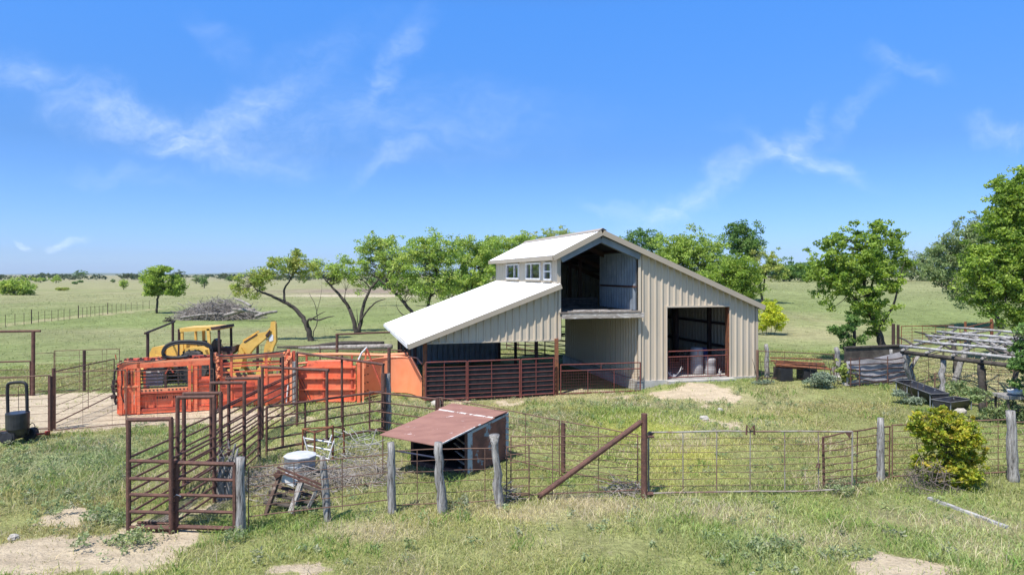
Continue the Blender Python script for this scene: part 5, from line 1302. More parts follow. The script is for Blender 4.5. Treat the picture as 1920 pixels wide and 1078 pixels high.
def post(px, Y, top, r, mat, wob=.05, fork=False):
    a = at(px, Y); rn = random.Random(px); n = 7
    pts = [a + Vector((rn.uniform(-wob, wob), 0, -.1 + (top.z - a.z + .1) * i / (n - 1))) + (top - Vector((a.x, a.y, top.z))) * (i / (n - 1)) for i in range(n)]
    MB().path(pts, [r * rn.uniform(.85, 1.15) for _ in pts], 9).build('post', M[mat], ab, smooth=True)
    if fork:
        b = pts[3]; MB().path([b, b + Vector((.18, .0, .35)), b + Vector((.38, -.1, .75))], [r * .8, r * .6, r * .5], 8).build('fork_limb', M[mat], ab, smooth=True)
post(1709, 28.6, R_(.02, .0, -.25), .13, 'wood_grey', .10, True)
post(1768, 26.4, R_(.42, .0, -.25), .10, 'wood_grey', .07)
post(1843, 24.9, R_(.80, .0, -.25), .12, 'wood_dark', .02)
post(1788, 29.5, R_(.38, .62, -.15), .13, 'wood_grey', .04)
post(1792, 32.0, R_(.03, .97, -.1), .10, 'wood_dark', .04)
post(1900, 28.0, R_(.85, .8, -.15), .10, 'wood_dark', .04)
post(1960, 23.2, R_(1.3, .05, -.2), .11, 'wood_dark', .03)

# ================================================================== feed troughs
def trough(p0, p1, w, h, label, nleg):
    p0, p1 = Vector(p0), Vector(p1); a = (p1 - p0).normalized(); s = Vector((a.y, -a.x, 0)); a.z = 0
    t = thing('feed_trough', label, 'trough', p0, 'black plastic feed troughs')
    base = (p0.z + p1.z) / 2
    q = lambda i, x, z: (p0 if i == 0 else p1) + s * x + UP * z
    prof = [(-w / 2, h), (-w / 2 + .02, h - .03), (-w * .24, h - .32), (w * .24, h - .32), (w / 2 - .02, h - .03), (w / 2, h)]
    m = MB(); e = a * .10
    m.grid([[q(0, x, z) + (e if 0 < k < 5 else e * 0) for k, (x, z) in enumerate(prof)], [q(1, x, z) - (e if 0 < k < 5 else e * 0) for k, (x, z) in enumerate(prof)]])
    out = [(x * 1.0, z - .025) for x, z in prof]
    m.grid([[q(0, x, z) for x, z in out], [q(1, x, z) for x, z in out]])
    for i in (0, 1): m.poly([q(i, x, z) for x, z in prof]); 
    m.build('basin', M['black_plastic'], t)
    m = MB()
    for x in (-w / 2, w / 2): m.tube(q(0, x, h), q(1, x, h), .022)
    for i in (0, 1): m.tube(q(i, -w / 2, h), q(i, w / 2, h), .022)
    m.build('rim', M['rim_grey'], t)
    for k in range(nleg):
        f = .04 + .92 * k / max(1, nleg - 1)
        for x in (-w / 2 + .03, w / 2 - .03):
            c = p0.lerp(p1, f) + s * x; MB().tube(Vector((c.x, c.y, gzf(c.x, c.y) - .02)), c + UP * (h - .03), .022).build('leg', M['galv'], t)
trough(G(1693, 736), G(1763, 763), .78, .50, 'long black feed trough on pale legs in front of the pole arbor', 4)
trough(G(1764, 772), G(1806, 766), .70, .40, 'short black feed trough half hidden behind the yellow-green shrub', 2)
# ---- stacked rusty rods on dark supports
A = G(1500, 712)
ps = thing('rod_stack', 'stack of orange rusty rods on dark supports near the barn corner', 'rod stack', A)
rn = random.Random(8)
for k in range(16):
    y = A.y + rn.uniform(-.45, .45); z = A.z + .60 + .05 * (k % 4) + (y - A.y) * .25
    MB().tube(Vector((X(1449 + rn.uniform(0, 10), A.y), y, z + rn.uniform(.0, .08))), Vector((X(1552 - rn.uniform(0, 14), A.y), y - .12, z - rn.uniform(.0, .14))), .03, n=6).build('rod', M['rust_bright'], ps)
for px in (1468, 1512): MB().box(Vector((X(px, A.y), A.y, A.z + .27)), (.55, .8, .56)).build('support', M['black'], ps)
# ---- table with a white basin under the edge tree
tbx = thing('work_table', 'dark low table under the big tree at the picture edge', 'table', at(1905, 23.0))
MB().box(P(1912, 742, 23.0), (1.4, .8, .10)).build('table_top', M['wood_grey'], tbx)
for dx in (-.6, .6):
    for dy in (-.3, .3):
        c = P(1912, 742, 23.0) + Vector((dx, dy, 0)); MB().tube(Vector((c.x, c.y, gzf(c.x, c.y))), c, .04).build('leg', M['wood_dark'], tbx)
c = P(1905, 740, 22.95); b = MB().lathe(c + UP * .02, [(.16, 0), (.22, .02), (.26, .14), (.24, .14), (.18, .04)], 20).build('basin', M['white_plastic'], None, c, True); tag(b, 'white plastic basin standing on the dark low table', 'basin')
# ---- timber on the grass, stones
pk = MB(); a, b = G(1742, 936), G(1888, 990); pk.beam(a + UP * .03, b + UP * .02, .10, .06); tag(pk.build('plank', M['wood_white'], None, a), 'long bleached plank lying in the grass below the yellow-green shrub', 'plank')
def stone(px, py, r, label, seed):
    g = G(px, py); rn = random.Random(seed); m = MB()
    prof = [(r * .8, -.05), (r * 1.05, r * .2), (r * .95, r * .6), (r * .5, r * .9)]
    m.lathe(g, prof, 9); m.v = [v + Vector((rn.uniform(-1, 1), rn.uniform(-1, 1), rn.uniform(-.5, .5))) * r * .16 for v in m.v]
    tag(m.build('stone', M['stone'], None, g, False), label, 'stone', 'pale stones around the fences')
stone(1575, 714, .28, 'white stone at the foot of the vine-wrapped gnarled post', 2)
stone(1800, 775, .2, 'pale stone beside the short black trough', 3)
stone(1585, 722, .14, 'little stone below the end of the tin fence', 4)
stone(818, 760, .22, 'pale rock at the double pipe post behind the shelter', 5)
stone(1320, 787, .16, 'flat pale rock in the yellow grass by the barn', 6)
stone(25, 1010, .10, 'small stone on the bare dirt near the camera', 9)
stone(1350, 770, .12, 'little rock in the grass between barn and gate', 7)
# ---- fallen log beyond the orange tub
def log(name, label, pts, rad, mat):
    m = MB(); rn = random.Random(int(pts[0][0])); pp_ = smooth_path([Vector(p) for p in pts], 4)
    k = len(pp_); m.path(pp_, [np.interp(i / (k - 1), np.linspace(0, 1, len(rad)), rad) * rn.uniform(.88, 1.12) for i in range(k)], 9)
    return tag(m.build(name, mat, None, Vector(pts[0]), True), label, 'log')
log('fallen_log', 'long bleached fallen tree trunk in the pasture behind the sweep tub', [at(560, 45) + UP * .15, at(610, 44.5) + UP * .25, at(670, 44) + UP * .33, at(735, 43.5) + UP * .45], [.07, .13, .16, .17], M['dead_wood'])
log('fallen_log', 'darker fallen branch lying along the bleached trunk', [at(520, 46) + UP * .1, at(575, 45.2) + UP * .2, at(640, 44.8) + UP * .5, at(720, 44.2) + UP * .62], [.05, .11, .14, .09], M['bark'])
# ---- brush pile with logs in the pasture
heap('brush_pile', 'big grey brush pile of cut branches in the pasture behind the backhoe', 'brush pile', X(408, 77), 77, 4.4, 2.6, 2.2, 1500, M['dead_wood'], r=(.012, .04), ln_=(1.0, 3.2))
for k, (x0, p0, x1, p1, r, lb) in enumerate(((338, 596, 420, 588, .22, 'pale log at the near edge of the grey brush pile'), (420, 592, 478, 580, .35, 'thick dark-ended log rolled against the brush pile'), (436, 580, 500, 590, .30, 'crossed log on the pile below the sparse small tree'), (478, 594, 520, 584, .32, 'pale sawn log end sticking out of the pile'), (470, 574, 440, 560, .22, 'upright dead stub leaning from the brush pile'))):
    log('cut_log', lb, [P(x0, p0, 74 - k * .4), P((x0 + x1) / 2, (p0 + p1) / 2 - 2, 74.3 - k * .4), P(x1, p1, 74.6 - k * .4)], [r * .6, r * .55, r * .4], M['dead_wood'])
g = G(318, 603); heap('brush_pile', 'tiny dark stump heap beside the grey brush pile', 'stump', g.x, g.y, .5, .4, .5, 40, M['wood_dark'], r=(.02, .05), ln_=(.4, .8))
# ================================================================== trees and shrubs
PAL = {
    'mesq': [(.31, .43, .10), (.39, .50, .12), (.24, .35, .085), (.47, .52, .14)],
    'mesq_y': [(.38, .42, .11), (.45, .44, .13), (.31, .39, .10), (.27, .38, .09)],
    'elm': [(.21, .31, .05), (.28, .38, .07), (.14, .23, .042), (.34, .43, .085)],
    'elm_b': [(.28, .385, .08), (.35, .45, .10), (.20, .30, .06), (.39, .47, .12)],
    'oak': [(.12, .22, .06), (.16, .27, .08), (.10, .18, .05), (.22, .32, .09)],
    'weed': [(.24, .30, .14), (.29, .35, .17), (.18, .25, .11), (.34, .39, .15), (.38, .38, .26)],
    'sage': [(.22, .29, .12), (.26, .33, .14), (.18, .25, .10), (.30, .34, .16)],
    'yell': [(.56, .58, .06), (.64, .62, .07), (.46, .53, .06), (.36, .46, .06)],
    'shrub': [(.36, .40, .045), (.46, .44, .055), (.25, .33, .04), (.16, .24, .035), (.46, .34, .06)],
    'grey': [(.24, .30, .20), (.29, .34, .24), (.20, .26, .17), (.33, .37, .28)],
    'wood': [(.055, .085, .035), (.075, .10, .045), (.04, .065, .03), (.09, .11, .05)],
    'far': [(.09, .13, .055), (.11, .15, .06), (.07, .11, .045), (.13, .16, .075)],
}
def leaves(name, centers, rc, per, size, pal, parent=None, origin=(0, 0, 0), flat=.6, asp=.55, palw=None, shade=.16):
    """crown of many small folded leaves in clumps"""
    centers = np.asarray(centers, float); k = len(centers); n = k * per
    ci = np.repeat(np.arange(k), per)
    rcs = np.repeat(RNG.uniform(.65, 1.25, k), per) * rc
    off = RNG.normal(0, 1, (n, 3)); off /= np.linalg.norm(off, axis=1)[:, None] + 1e-9
    off *= (RNG.random(n) ** .55)[:, None] * rcs[:, None]; off[:, 2] *= flat
    c = centers[ci] + off
    nr = RNG.normal(0, 1, (n, 3)) + np.array([0, 0, .55]); nr /= np.linalg.norm(nr, axis=1)[:, None]
    t = RNG.normal(0, 1, (n, 3)); t -= nr * (t * nr).sum(1)[:, None]; t /= np.linalg.norm(t, axis=1)[:, None] + 1e-9
    b = np.cross(nr, t); s = size * RNG.uniform(.6, 1.35, n)[:, None]
    V = np.stack([c - t * s * .5, c + b * s * asp * .5 + nr * s * .10, c + t * s * .5, c - b * s * asp * .5 + nr * s * .10], 1).reshape(-1, 3)
    F_ = np.arange(n * 4)
    p = np.array(PAL[pal]); w = palw
    pc = p[RNG.choice(len(p), k, p=w)][ci] * .55 + p[RNG.choice(len(p), n, p=w)] * .45
    pc = pc * RNG.uniform(1 - shade, 1 + shade, k)[ci][:, None] * RNG.uniform(.8, 1.2, n)[:, None]
    return np_mesh(name, V, F_, 4, M['leaf'], np.repeat(pc, 4, 0), parent, origin)

def tree(name, label, group, base, limbs, blobs, ncl, per, size, pal, rc=.5, twigs=.5, trunk_mat='bark', holes=.38, depth=.8, cat='tree', r0=.2):
    """limbs: lists of (px, py, dy, radius); blobs: (px, py, rx, ry, dy, weight) in photo pixels at the tree's own distance"""
    base = Vector(base); Y = base.y; k = Y / FP; rc = rc * .88; holes = holes + .03
    t = thing(name, label, cat, base, group)
    rnd = random.Random(int(base.x * 37 + base.y * 11)); m = MB(); skel = []
    for L_ in limbs:
        pts = []
        for px, py, dy, r in L_: pts.append((P(px, py, Y) + Vector((0, dy, 0)), r))
        pp = smooth_path([p for p, _ in pts], 4); rr = np.interp(np.linspace(0, len(pts) - 1, len(pp)), range(len(pts)), [r * .74 for _, r in pts])
        pp = [p + Vector((rnd.gauss(0, .25), rnd.gauss(0, .25), rnd.gauss(0, .15))) * min(r, .12) for p, r in zip(pp, rr)]
        if L_[0][1] > HY and abs(pp[0].z - gzf(pp[0].x, pp[0].y)) < 1.0: pp[0].z = gzf(pp[0].x, pp[0].y) - .15
        m.path(pp, [float(q) for q in rr], 8); skel += list(zip(pp, rr))
    # cluster centres
    w = np.array([b[2] * b[3] * (b[5] if len(b) > 5 else 1) for b in blobs], float); w /= w.sum()
    cs = []
    tries = 0
    while len(cs) < ncl and tries < ncl * 30:
        tries += 1
        b = blobs[RNG.choice(len(blobs), p=w)]
        v = RNG.normal(0, 1, 3); v /= np.linalg.norm(v); v *= RNG.random() ** .42 if RNG.random() > .20 else RNG.uniform(1.0, 1.32)
        c = P(b[0], b[1], Y) + Vector((v[0] * b[2] * k, v[1] * (b[2] + b[3]) * .5 * k * depth + (b[4] if len(b) > 4 else 0), v[2] * b[3] * k))
        h = mnoise.noise(Vector((c.x, c.y, c.z)) * (.9 / max(rc, .25)) * .55) * .5 + .5
        if h < holes + rnd.uniform(-.06, .06): continue
        if c.z < gzf(c.x, c.y) + .05: continue
        cs.append(c)
    sk = np.array([tuple(p) for p, _ in skel]) if skel else None
    if sk is not None:
        for c in cs:
            if rnd.random() > twigs: continue
            d = np.linalg.norm(sk - np.array(tuple(c)), axis=1); i = int(d.argmin()); p, r = skel[i]
            L_ = (c - p).length
            if L_ < .1: continue
            mid = (p + c) / 2 + Vector((rnd.gauss(0, .12), rnd.gauss(0, .12), rnd.gauss(.05, .1))) * L_
            rr = min(r * .55, .02 + .012 * L_)
            m.path([p, mid, c], [rr, rr * .7, rr * .25], 5, cap=False)
    if m.v: m.build('trunk', M[trunk_mat], t, smooth=True)
    leaves('crown', [tuple(c) for c in cs], rc, per, size, pal, t)
    return t

MQ = 'leaning mesquite-like trees behind the pens'
# --- the two leaning trees in the pasture
tree('pasture_tree', 'sparse yellowish tree with a black trunk leaning over the brush pile', MQ, at(584, 51.5),
     [[(584, 642, 0, .30), (577, 615, 0, .27), (566, 596, .2, .23), (548, 576, .2, .19), (528, 564, 0, .16), (505, 552, -.3, .12), (488, 545, -.5, .08), (478, 532, -.6, .04)],
      [(534, 566, 0, .13), (530, 545, .3, .11), (538, 528, .5, .09), (550, 505, .8, .05), (556, 488, .8, .02)],
      [(490, 545, -.4, .07), (496, 520, -.2, .05), (500, 500, 0, .02)],
      [(580, 618, 0, .16), (578, 604, -.3, .13), (586, 597, -.5, .11), (602, 599, -.6, .09), (618, 594, -.7, .06), (632, 591, -.8, .02)],
      [(586, 600, -.5, .08), (594, 594, -.6, .06), (606, 587, -.7, .05), (616, 583, -.8, .015)],
      [(584, 625, .3, .05), (592, 605, .4, .045), (588, 575, .5, .03), (575, 550, .6, .02)], [(590, 590, .4, .03), (597, 560, .5, .02), (600, 540, .5, .01)]],
     [(490, 522, 26, 22, -.4, 1), (512, 500, 26, 22, 0), (545, 492, 30, 24, .6, 1), (556, 476, 22, 12, .6, .8), (465, 540, 22, 18, -.6, .7), (448, 530, 14, 16, -.6, .5), (570, 510, 20, 20, .6, .7), (478, 555, 22, 10, -.5, .35), (590, 512, 14, 16, .6, .5)],
     190, 42, .16, 'mesq_y', rc=.48, holes=.44, twigs=.7)
tree('pasture_tree', 'forked tree with a wide V of two dark trunks before the dense grove', MQ, at(670, 59),
     [[(668, 624, 0, .30), (663, 600, 0, .24), (652, 575, .2, .2), (636, 555, .3, .16), (618, 535, .3, .12), (606, 522, .3, .06), (596, 508, .3, .02)],
      [(672, 622, 0, .26), (676, 600, .2, .22), (681, 570, .4, .19), (690, 545, .6, .15), (703, 528, .8, .11), (722, 500, 1, .07), (735, 475, 1.2, .02)],
      [(676, 602, 0, .13), (690, 582, -.2, .1), (708, 566, -.4, .08), (725, 560, -.5, .03)], [(655, 575, 0, .08), (648, 560, -.3, .06), (650, 545, -.3, .03)], [(672, 612, 0, .06), (670, 590, -.1, .04), (669, 578, 0, .015)]],
     [(612, 508, 30, 20, .2, 1), (640, 515, 22, 20, .2, .9), (596, 500, 16, 14, 0, .6), (660, 500, 26, 30, .8, .8), (700, 478, 42, 34, 1.2, 1.1), (720, 460, 34, 18, 1, .9), (745, 505, 30, 34, 1.5, .9), (668, 540, 16, 16, .2, .3), (700, 515, 24, 16, 1, .7)],
     330, 44, .17, 'mesq', rc=.55, holes=.40, twigs=.55)
tree('pasture_tree', 'dense green tree with a slanting trunk just behind the white lean-to roof', MQ, at(792, 57),
     [[(792, 618, 0, .24), (776, 590, 0, .2), (752, 562, .2, .17), (735, 545, .3, .13), (716, 530, .3, .09), (705, 520, .3, .03)],
      [(798, 610, .5, .22), (800, 580, .5, .2), (805, 555, .7, .15), (815, 520, .8, .1), (830, 480, 1, .04)], [(770, 600, -.4, .07), (752, 585, -.5, .05), (745, 572, -.5, .02)], [(808, 555, .6, .09), (835, 530, .5, .07), (850, 505, .3, .03)]],
     [(760, 500, 36, 40, 0, 1.0), (790, 470, 40, 30, .5, 1.1), (820, 480, 44, 40, 1, 1.2), (815, 455, 26, 14, .8, .9), (780, 540, 34, 26, 0, .8), (835, 525, 34, 30, .8, .9), (745, 540, 18, 16, 0, .4)],
     430, 44, .17, 'mesq', rc=.58, holes=.38, twigs=.4)
def grove(label, px, Y, blobs, n, pal, limbs=None, rc=.56, size=.19, holes=.40, per=42, group='grove behind the barn', twigs=.3, base=None):
    b = at(px, Y)
    py = HY + (H - b.z) * FP / Y
    tp = min(q_[1] - q_[3] * .35 for q_ in blobs); e_ = lambda f: py + (tp - py) * f
    lim = limbs or [[(px, py, 0, .24), (px - 4, e_(.3), .2, .18), (px - 7, e_(.65), .3, .12), (px - 14, e_(.95), .3, .03)], [(px, e_(.25), 0, .16), (px + 8, e_(.6), .4, .12), (px + 16, e_(.9), .5, .03)]]
    return tree('grove_tree', label, group, b, lim, blobs, n, per, size, pal, rc=rc, holes=holes, twigs=twigs)
grove('light green tree rising over the clerestory end of the white roof', 880, 66, [(870, 490, 40, 36, 0), (905, 470, 40, 30, .5), (880, 455, 30, 14, .5, .7), (860, 535, 40, 26, 0, .8), (900, 520, 36, 30)], 420, 'mesq')
grove('green tree directly behind the three clerestory windows', 945, 74, [(940, 470, 44, 26, 0), (930, 500, 40, 40), (965, 458, 30, 14), (985, 450, 30, 14, 0, .8), (910, 490, 30, 30)], 380, 'mesq')
grove('yellow-tipped tree whose top shows above the upper roof', 1040, 84, [(1040, 442, 26, 14, 0), (1010, 450, 30, 16), (1050, 460, 30, 30), (1000, 480, 40, 30)], 260, 'mesq_y')
grove('dark evergreen thicket low between the grove trunks', 845, 110, [(830, 540, 50, 18, 0), (880, 538, 40, 20), (780, 540, 30, 10), (720, 532, 30, 10)], 260, 'oak', rc=.9, size=.28)
RG = 'trees behind the main roof slope'
grove('blue-green treetop peeking over the main roof ridge', 1185, 88, [(1190, 448, 24, 16, 0), (1215, 452, 26, 22), (1205, 480, 40, 30)], 240, 'oak', group=RG, rc=.7, size=.24)
grove('bright round leafy tree behind the middle of the main roof slope', 1290, 72, [(1285, 480, 58, 44, 0, 1.2), (1260, 465, 36, 26), (1310, 470, 40, 36), (1245, 500, 40, 40), (1300, 525, 60, 36), (1340, 500, 30, 44)], 760, 'elm_b', group=RG, rc=.62, size=.2, holes=.32)
grove('tall dark tree standing above the bright round tree behind the roof', 1390, 84, [(1395, 450, 34, 30, 0, 1.1), (1380, 435, 22, 18), (1410, 465, 24, 22), (1385, 490, 36, 30)], 330, 'oak', group=RG, rc=.65, size=.24)
grove('mid-green bushy tree near the low end of the main roof', 1375, 62, [(1370, 520, 40, 32, 0, 1.2), (1400, 530, 30, 26), (1345, 540, 30, 26), (1385, 500, 30, 20), (1400, 550, 22, 14, 0, .6)], 480, 'elm', group=RG, rc=.55, size=.18, holes=.34)
grove('thin pale tree with bare twigs beside the low end of the roof', 1431, 82, [(1432, 478, 26, 20, 0, .8), (1440, 500, 28, 22), (1420, 515, 22, 14), (1455, 510, 20, 16, 0, .6)], 150, 'mesq_y', group=RG, holes=.46, rc=.55, twigs=.9)
RR = 'trees on the rise beyond the barn corner'
grove('small round dark tree on the rise between the barn and the leafy tree', 1470, 135, [(1468, 505, 24, 20, 0), (1490, 508, 20, 18)], 150, 'oak', group=RR, rc=.9, size=.34)
grove('distant tree line clump behind the leafy tree on the rise', 1510, 150, [(1500, 510, 40, 14, 0), (1550, 505, 40, 18), (1600, 508, 40, 16), (1650, 506, 40, 16)], 300, 'oak', group=RR, rc=1.2, size=.42)
grove('dusky thicket on the crest behind the leafy tree and the big edge tree', 1730, 140, [(1700, 500, 40, 22, 0), (1740, 500, 40, 26), (1780, 495, 50, 30), (1840, 490, 50, 30)], 320, 'sage', group=RR, rc=1.1, size=.4)
# --- leafy tree before the rise
tree('leafy_tree', 'full leafy green tree with a lifted trunk beside the board wall', None, at(1654, 36.5),
     [[(1657, 668, 0, .30), (1652, 640, 0, .27), (1644, 610, .1, .22), (1632, 570, .2, .13), (1625, 520, .3, .1), (1620, 470, .3, .05)], [(1646, 615, 0, .1), (1668, 575, -.3, .08), (1680, 520, -.4, .04)], [(1640, 600, 0, .1), (1600, 560, -.2, .08), (1560, 520, -.3, .04)], [(1630, 560, .2, .09), (1660, 500, .8, .06), (1670, 450, .8, .02)]],
     [(1600, 480, 62, 50, 0, 1.2), (1660, 470, 46, 46, .4, 1.2), (1560, 505, 46, 34, -.3), (1540, 520, 40, 32, -.2, .9), (1610, 540, 66, 46, -.3, 1.1), (1660, 540, 34, 30, .2, .8), (1640, 590, 34, 26, 0, 1), (1600, 590, 30, 22, -.2, .6), (1596, 432, 20, 14, 0, .8), (1675, 432, 16, 18, .4, .7), (1520, 465, 12, 12, 0, .5), (1640, 622, 24, 16, 0, .8), (1556, 455, 24, 14, 0, .7), (1640, 428, 10, 10, 0, .7), (1690, 455, 16, 20, .2, .7), (1575, 440, 12, 8, 0, .6), (1505, 500, 14, 10, 0, .6), (1694, 500, 14, 18, .2, .6)],
     560, 46, .155, 'elm', rc=.34, holes=.40, twigs=.4)
tree('leafy_tree', 'stubby dark trunk with drooping branches beside the leafy tree and board wall', None, at(1603, 35.5),
     [[(1604, 668, 0, .13), (1602, 640, 0, .12), (1603, 608, .1, .10)], [(1602, 640, 0, .05), (1580, 620, -.2, .04), (1560, 618, -.3, .02)], [(1602, 630, 0, .05), (1590, 600, 0, .03)]],
     [(1578, 622, 20, 12, -.2), (1590, 645, 14, 14, -.1), (1600, 600, 16, 10), (1562, 618, 12, 7, -.2), (1615, 640, 12, 12)], 70, 36, .14, 'oak', rc=.28, holes=.4, twigs=.8)
# --- big tree at the edge and its neighbours
tree('edge_tree', 'huge leafy tree filling the edge of the view above the pole arbor', None, at(1990, 37),
     [[(1990, 680, 0, .42), (1980, 620, 0, .36), (1960, 560, .2, .3), (1930, 500, .3, .2), (1900, 440, .3, .1), (1890, 380, .3, .03)], [(1975, 600, 0, .25), (1920, 565, -.4, .16), (1860, 540, -.6, .08), (1820, 525, -.6, .02)], [(1985, 640, 0, .2), (1930, 620, -.8, .1), (1885, 610, -1, .03)], [(1960, 560, 0, .25), (1990, 470, .6, .15), (1990, 370, .8, .05)]],
     [(1900, 380, 44, 44, 0, 1.1), (1940, 380, 60, 60, .5), (1885, 345, 24, 18, 0, .5), (1910, 470, 60, 60, 0, 1.2), (1860, 480, 46, 44, -.3, 1), (1840, 530, 50, 36, -.5, 1), (1880, 550, 50, 44, -.3, 1.1), (1960, 500, 80, 90, .5, 1), (1900, 600, 36, 22, -.6, .8), (1840, 400, 10, 10, 0, .2), (1870, 415, 30, 26, 0, .8), (1915, 330, 24, 14, .2, .6), (1960, 600, 60, 40, 0, .8), (1852, 575, 24, 14, -.6, .5)],
     1350, 46, .165, 'elm', rc=.42, holes=.36, twigs=.35)
tree('edge_tree', 'greyer tree reaching out behind the huge edge tree', None, at(1880, 56),
     [[(1880, 620, 0, .3), (1850, 560, 0, .22), (1810, 500, .2, .14), (1770, 460, .3, .05)], [(1860, 580, 0, .2), (1860, 500, .4, .14), (1860, 430, .5, .04)], [(1850, 560, 0, .14), (1800, 545, -.4, .1), (1760, 540, -.5, .03)]],
     [(1800, 460, 50, 32, 0, 1), (1830, 430, 40, 26, .3), (1765, 480, 34, 26, -.2, .8), (1780, 510, 46, 30, 0, 1), (1830, 490, 50, 50, .3), (1745, 505, 20, 20, -.2, .6), (1820, 555, 44, 22, -.2, .9), (1860, 440, 40, 40, .4), (1782, 545, 24, 14, -.4, .5)],
     480, 42, .19, 'sage', rc=.55, holes=.38, twigs=.5)
tree('edge_tree', 'dark leafy sapling crowding the arbor roof from the edge of the view', None, at(1950, 22.5),
     [[(1935, 760, 0, .07), (1930, 700, 0, .06), (1915, 660, 0, .04), (1900, 630, 0, .02)], [(1930, 700, 0, .04), (1895, 690, -.1, .02)]],
     [(1925, 665, 26, 34, 0, 1.2), (1902, 690, 20, 26, -.1, .8), (1940, 720, 34, 24), (1915, 645, 16, 14, 0, .8), (1950, 640, 40, 50)], 150, 44, .12, 'oak', rc=.22, holes=.36, twigs=.8)
def shrub(name, label, g, blobs, n, per, size, pal, rc, limbs=None, holes=.35, twigs=.6, depth=.9, tm='bark'):
    Y = g.y; px0 = CX + g.x / Y * FP; py0 = HY + (H - g.z) / Y * FP
    if limbs is None: limbs = [[(px0 + dx, py0, 0, .03), (px0 + dx * 1.8, py0 - 22, 0, .022), (px0 + dx * 2.6, py0 - 48, dx * .01, .008)] for dx in (-10, -4, 3, 9)]
    return tree(name, label, None, g, limbs, blobs, n, per, size, pal, rc=rc, holes=holes, twigs=twigs, depth=depth, cat='shrub', trunk_mat=tm)
shrub('fence_shrub', 'yellow-green leafy shrub growing through the near fence panels', at(1775, 16.1),
      [(1765, 800, 52, 34, 0, 1), (1735, 790, 34, 26, -.1, .9), (1795, 830, 40, 44, 0, 1), (1745, 860, 36, 30, -.1, .5), (1790, 880, 42, 34, -.1, 1), (1780, 910, 30, 22, -.1, .8), (1745, 770, 26, 10, 0, .6), (1715, 850, 16, 14, -.1, .2), (1820, 880, 22, 26, 0, .7), (1755, 925, 30, 12, -.15, .35)],
      640, 24, .085, 'shrub', .125, limbs=[[(1778, 935, 0, .04), (1772, 880, 0, .03), (1760, 820, 0, .02), (1745, 780, 0, .01)], [(1780, 935, .1, .035), (1795, 880, .1, .025), (1805, 820, .1, .01)], [(1770, 935, -.1, .03), (1735, 880, -.1, .02), (1715, 840, -.1, .01)]], holes=.40)
M['twig_brown'] = var_mat('grey_brown_twig', (.23, .185, .15), (.15, .12, .10), 5, .9)
heap('twig_tangle', 'grey-brown bare twigs at the base of the yellow-green shrub', 'brush', X(1738, 15.7), 15.7, .62, .35, .75, 190, M['twig_brown'], r=(.003, .008), ln_=(.2, .55), up=.8)
shrub('pasture_bush', 'bright yellow bush on the grass behind the barn corner', G(1442, 628), [(1445, 592, 26, 22, 0, 1), (1430, 600, 16, 20), (1458, 600, 14, 16), (1440, 575, 18, 10)], 180, 34, .14, 'yell', .34, holes=.34)
shrub('sage_bush', 'low grey-green bush between the rod stack and the tin fence', G(1540, 727), [(1530, 714, 22, 11, 0), (1548, 711, 18, 10), (1538, 706, 20, 8)], 90, 34, .09, 'grey', .17, holes=.3)
shrub('vine', 'yellowish vine climbing the gnarled grey post by the tin fence', at(1576, 29.0), [(1578, 690, 10, 22, -.1), (1590, 705, 10, 14, -.15), (1572, 672, 8, 12, -.1), (1584, 715, 12, 8)], 70, 22, .09, 'mesq_y', .14, holes=.38)
shrub('sage_bush', 'grey weedy bush spreading along the long black trough', G(1715, 752), [(1700, 746, 22, 5, -.5), (1730, 756, 24, 5, -.5), (1682, 736, 14, 5, -.3)], 60, 26, .08, 'grey', .16, holes=.34)
shrub('sage_bush', 'dark weedy bush in the shade below the dark low table', G(1880, 792), [(1870, 778, 26, 16, 0), (1905, 775, 30, 20), (1845, 745, 22, 12, .2), (1820, 735, 20, 12, .6)], 130, 28, .09, 'sage', .2, holes=.34)
shrub('sage_bush', 'small grey-green bush beside the barn doorway mound', G(1435, 720), [(1432, 716, 14, 5, 0), (1420, 718, 10, 4)], 30, 26, .07, 'grey', .12, holes=.3)
# --- single trees out in the pasture
PT = 'single trees out in the wide pasture'
tree('field_tree', 'lone round green tree with a straight trunk in the middle of the pasture', PT, at(294, 88),
     [[(294, 583, 0, .21), (295, 565, 0, .18), (296, 550, .2, .15), (290, 525, .4, .12), (285, 510, .4, .04)], [(296, 556, 0, .15), (312, 545, -.2, .11), (328, 530, -.4, .03)]],
     [(300, 525, 30, 24, 0, 1.2), (285, 530, 18, 20), (320, 535, 24, 18, 0, 1), (305, 508, 18, 8), (282, 550, 12, 6, 0, .5), (330, 545, 14, 8)], 300, 42, .26, 'elm_b', rc=.62, holes=.36, twigs=.5)
tree('field_tree', 'low twin-crowned olive tree near the edge of the far pasture', PT, at(26, 158),
     [[(29, 556, 0, .4), (24, 545, 0, .3), (15, 535, 0, .1)], [(30, 554, 0, .3), (38, 543, 0, .2), (48, 535, 0, .05)]],
     [(14, 538, 18, 12, 0), (46, 543, 16, 12), (30, 533, 14, 9)], 200, 34, .42, 'mesq', rc=1.0, holes=.3)
def ftree(label, px, pyb, w, h, pal='far', name='field_tree', n=None, trunk=True):
    g = G(px, pyb); Y = g.y; k = Y / FP
    lim = [[(px, pyb, 0, .16 * h * k * .25 + .05), (px, pyb - h * .5, 0, .05 * h * k * .3 + .03)]]
    n = n or int(40 + w * h * .12)
    s = max(.26, .9 * k * 1.6)
    return tree(name, label, PT, g, lim, [(px, pyb - h * .58, w * .5, h * .40, 0), (px - w * .22, pyb - h * .45, w * .3, h * .3), (px + w * .2, pyb - h * .5, w * .3, h * .32)], n, 26, s, pal, rc=max(.6, h * k * .16), holes=.3, twigs=.3)
ftree('pale green round tree on the far pasture, alone beyond the low thicket', 105, 531, 20, 14, 'mesq')
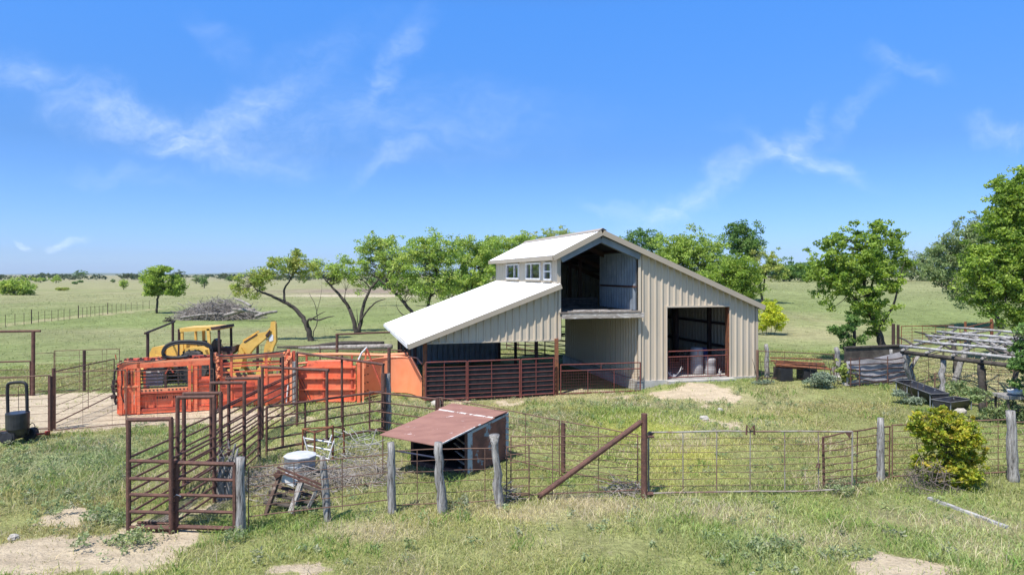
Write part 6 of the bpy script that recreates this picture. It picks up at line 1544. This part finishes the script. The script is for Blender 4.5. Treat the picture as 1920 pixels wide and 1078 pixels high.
ftree('dark narrow tree sprouting from a bare trunk in the far pasture', 232, 543, 14, 20, 'mesq')
ftree('dark slender tree close to the brush line of the far pasture', 383, 540, 13, 26, 'oak')
ftree('hazy grey-green tree standing beside the dark slender one', 368, 532, 18, 16, 'sage')
ftree('broad dark tree breaking the far skyline', 150, 521, 24, 15, 'oak')
ftree('wide flat-topped tree on the horizon above the bare-trunk tree', 240, 525, 40, 14, 'far')
ftree('dusky tree on the skyline just behind the lone round tree', 334, 530, 26, 24, 'far')
ftree('low olive thicket beside the twin-crowned tree', 52, 530, 60, 12, 'mesq', 'field_thicket')
ftree('black-green low thicket at the end of the olive thicket', 76, 530, 22, 9, 'oak', 'field_thicket')
ftree('small dark bush in the middle of the far pasture', 140, 533, 10, 5, 'oak', 'field_bush')
ftree('second small dark bush lying beyond the first in the far pasture', 151, 530, 9, 4, 'oak', 'field_bush')
ftree('faint round bush in the pale pasture near the bare-trunk tree', 211, 530, 8, 6, 'sage', 'field_bush')
ftree('brown-green mound of scrub in the pasture past the wire fence', 118, 545, 24, 6, 'mesq_y', 'field_bush')
ftree('tiny dark tree in the far pasture near the leaning yellowish tree', 430, 529, 14, 12, 'oak')
# far-off wood along the horizon: one mass
cs = []
for k in range(1500):
    px = RNG.uniform(-420, 640); Y = RNG.uniform(520, 1500); x = X(px, Y)
    if vnoise(np.array([px * .018]), np.array([Y * .004]), 3)[0] < .40: continue
    z = gzf(x, Y); cs.append((x, Y, z + RNG.uniform(.6, 4.5) * (.6 + .6 * vnoise(np.array([px * .05]), np.array([2.]), 8)[0])))
for k in range(700):
    px = RNG.uniform(640, 2300); Y = RNG.uniform(520, 1100); x = X(px, Y); cs.append((x, Y, gzf(x, Y) + RNG.uniform(.6, 5.5)))
o = leaves('distant_treeline', cs, 3.2, 16, 2.2, 'wood'); tag(o, 'long low line of far-off woods along the horizon', 'woods', kind='stuff')
# blue hills on the edge of the world
m = MB(); xs = np.linspace(-9000, 3000, 60); rows = [[], [], []]
for i, x in enumerate(xs):
    h = 16 + 20 * max(0, math.sin(i * .21 + .6)) + 6 * math.sin(i * .63)
    rows[0].append((x, 6900, -5)); rows[1].append((x, 7250, h * (1 if x < -1200 else max(.2, 1 - (x + 1200) / 4000)))); rows[2].append((x, 7900, -5))
m.grid(rows); o = m.build('hills', var_mat('wooded_hills', (.10, .13, .06), (.14, .16, .08), .01, 1), smooth=True); tag(o, kind='structure')
# air between: pale haze over the whole valley
def make_haze():
    m = MB(); m.box((0, 3700, 45), (21000, 9400, 130)); hm = bpy.data.materials.new('haze_air'); hm.use_nodes = True; n = hm.node_tree; n.nodes.clear()
    v = n.nodes.new('ShaderNodeVolumePrincipled'); v.inputs['Density'].default_value = .00006; v.inputs['Color'].default_value = (.75, .86, 1, 1); v.inputs['Anisotropy'].default_value = .2
    o_ = n.nodes.new('ShaderNodeOutputMaterial'); n.links.new(v.outputs[0], o_.inputs['Volume'])
    o = m.build('haze', hm); tag(o, kind='stuff')

make_haze()
make_grass()
make_weeds()
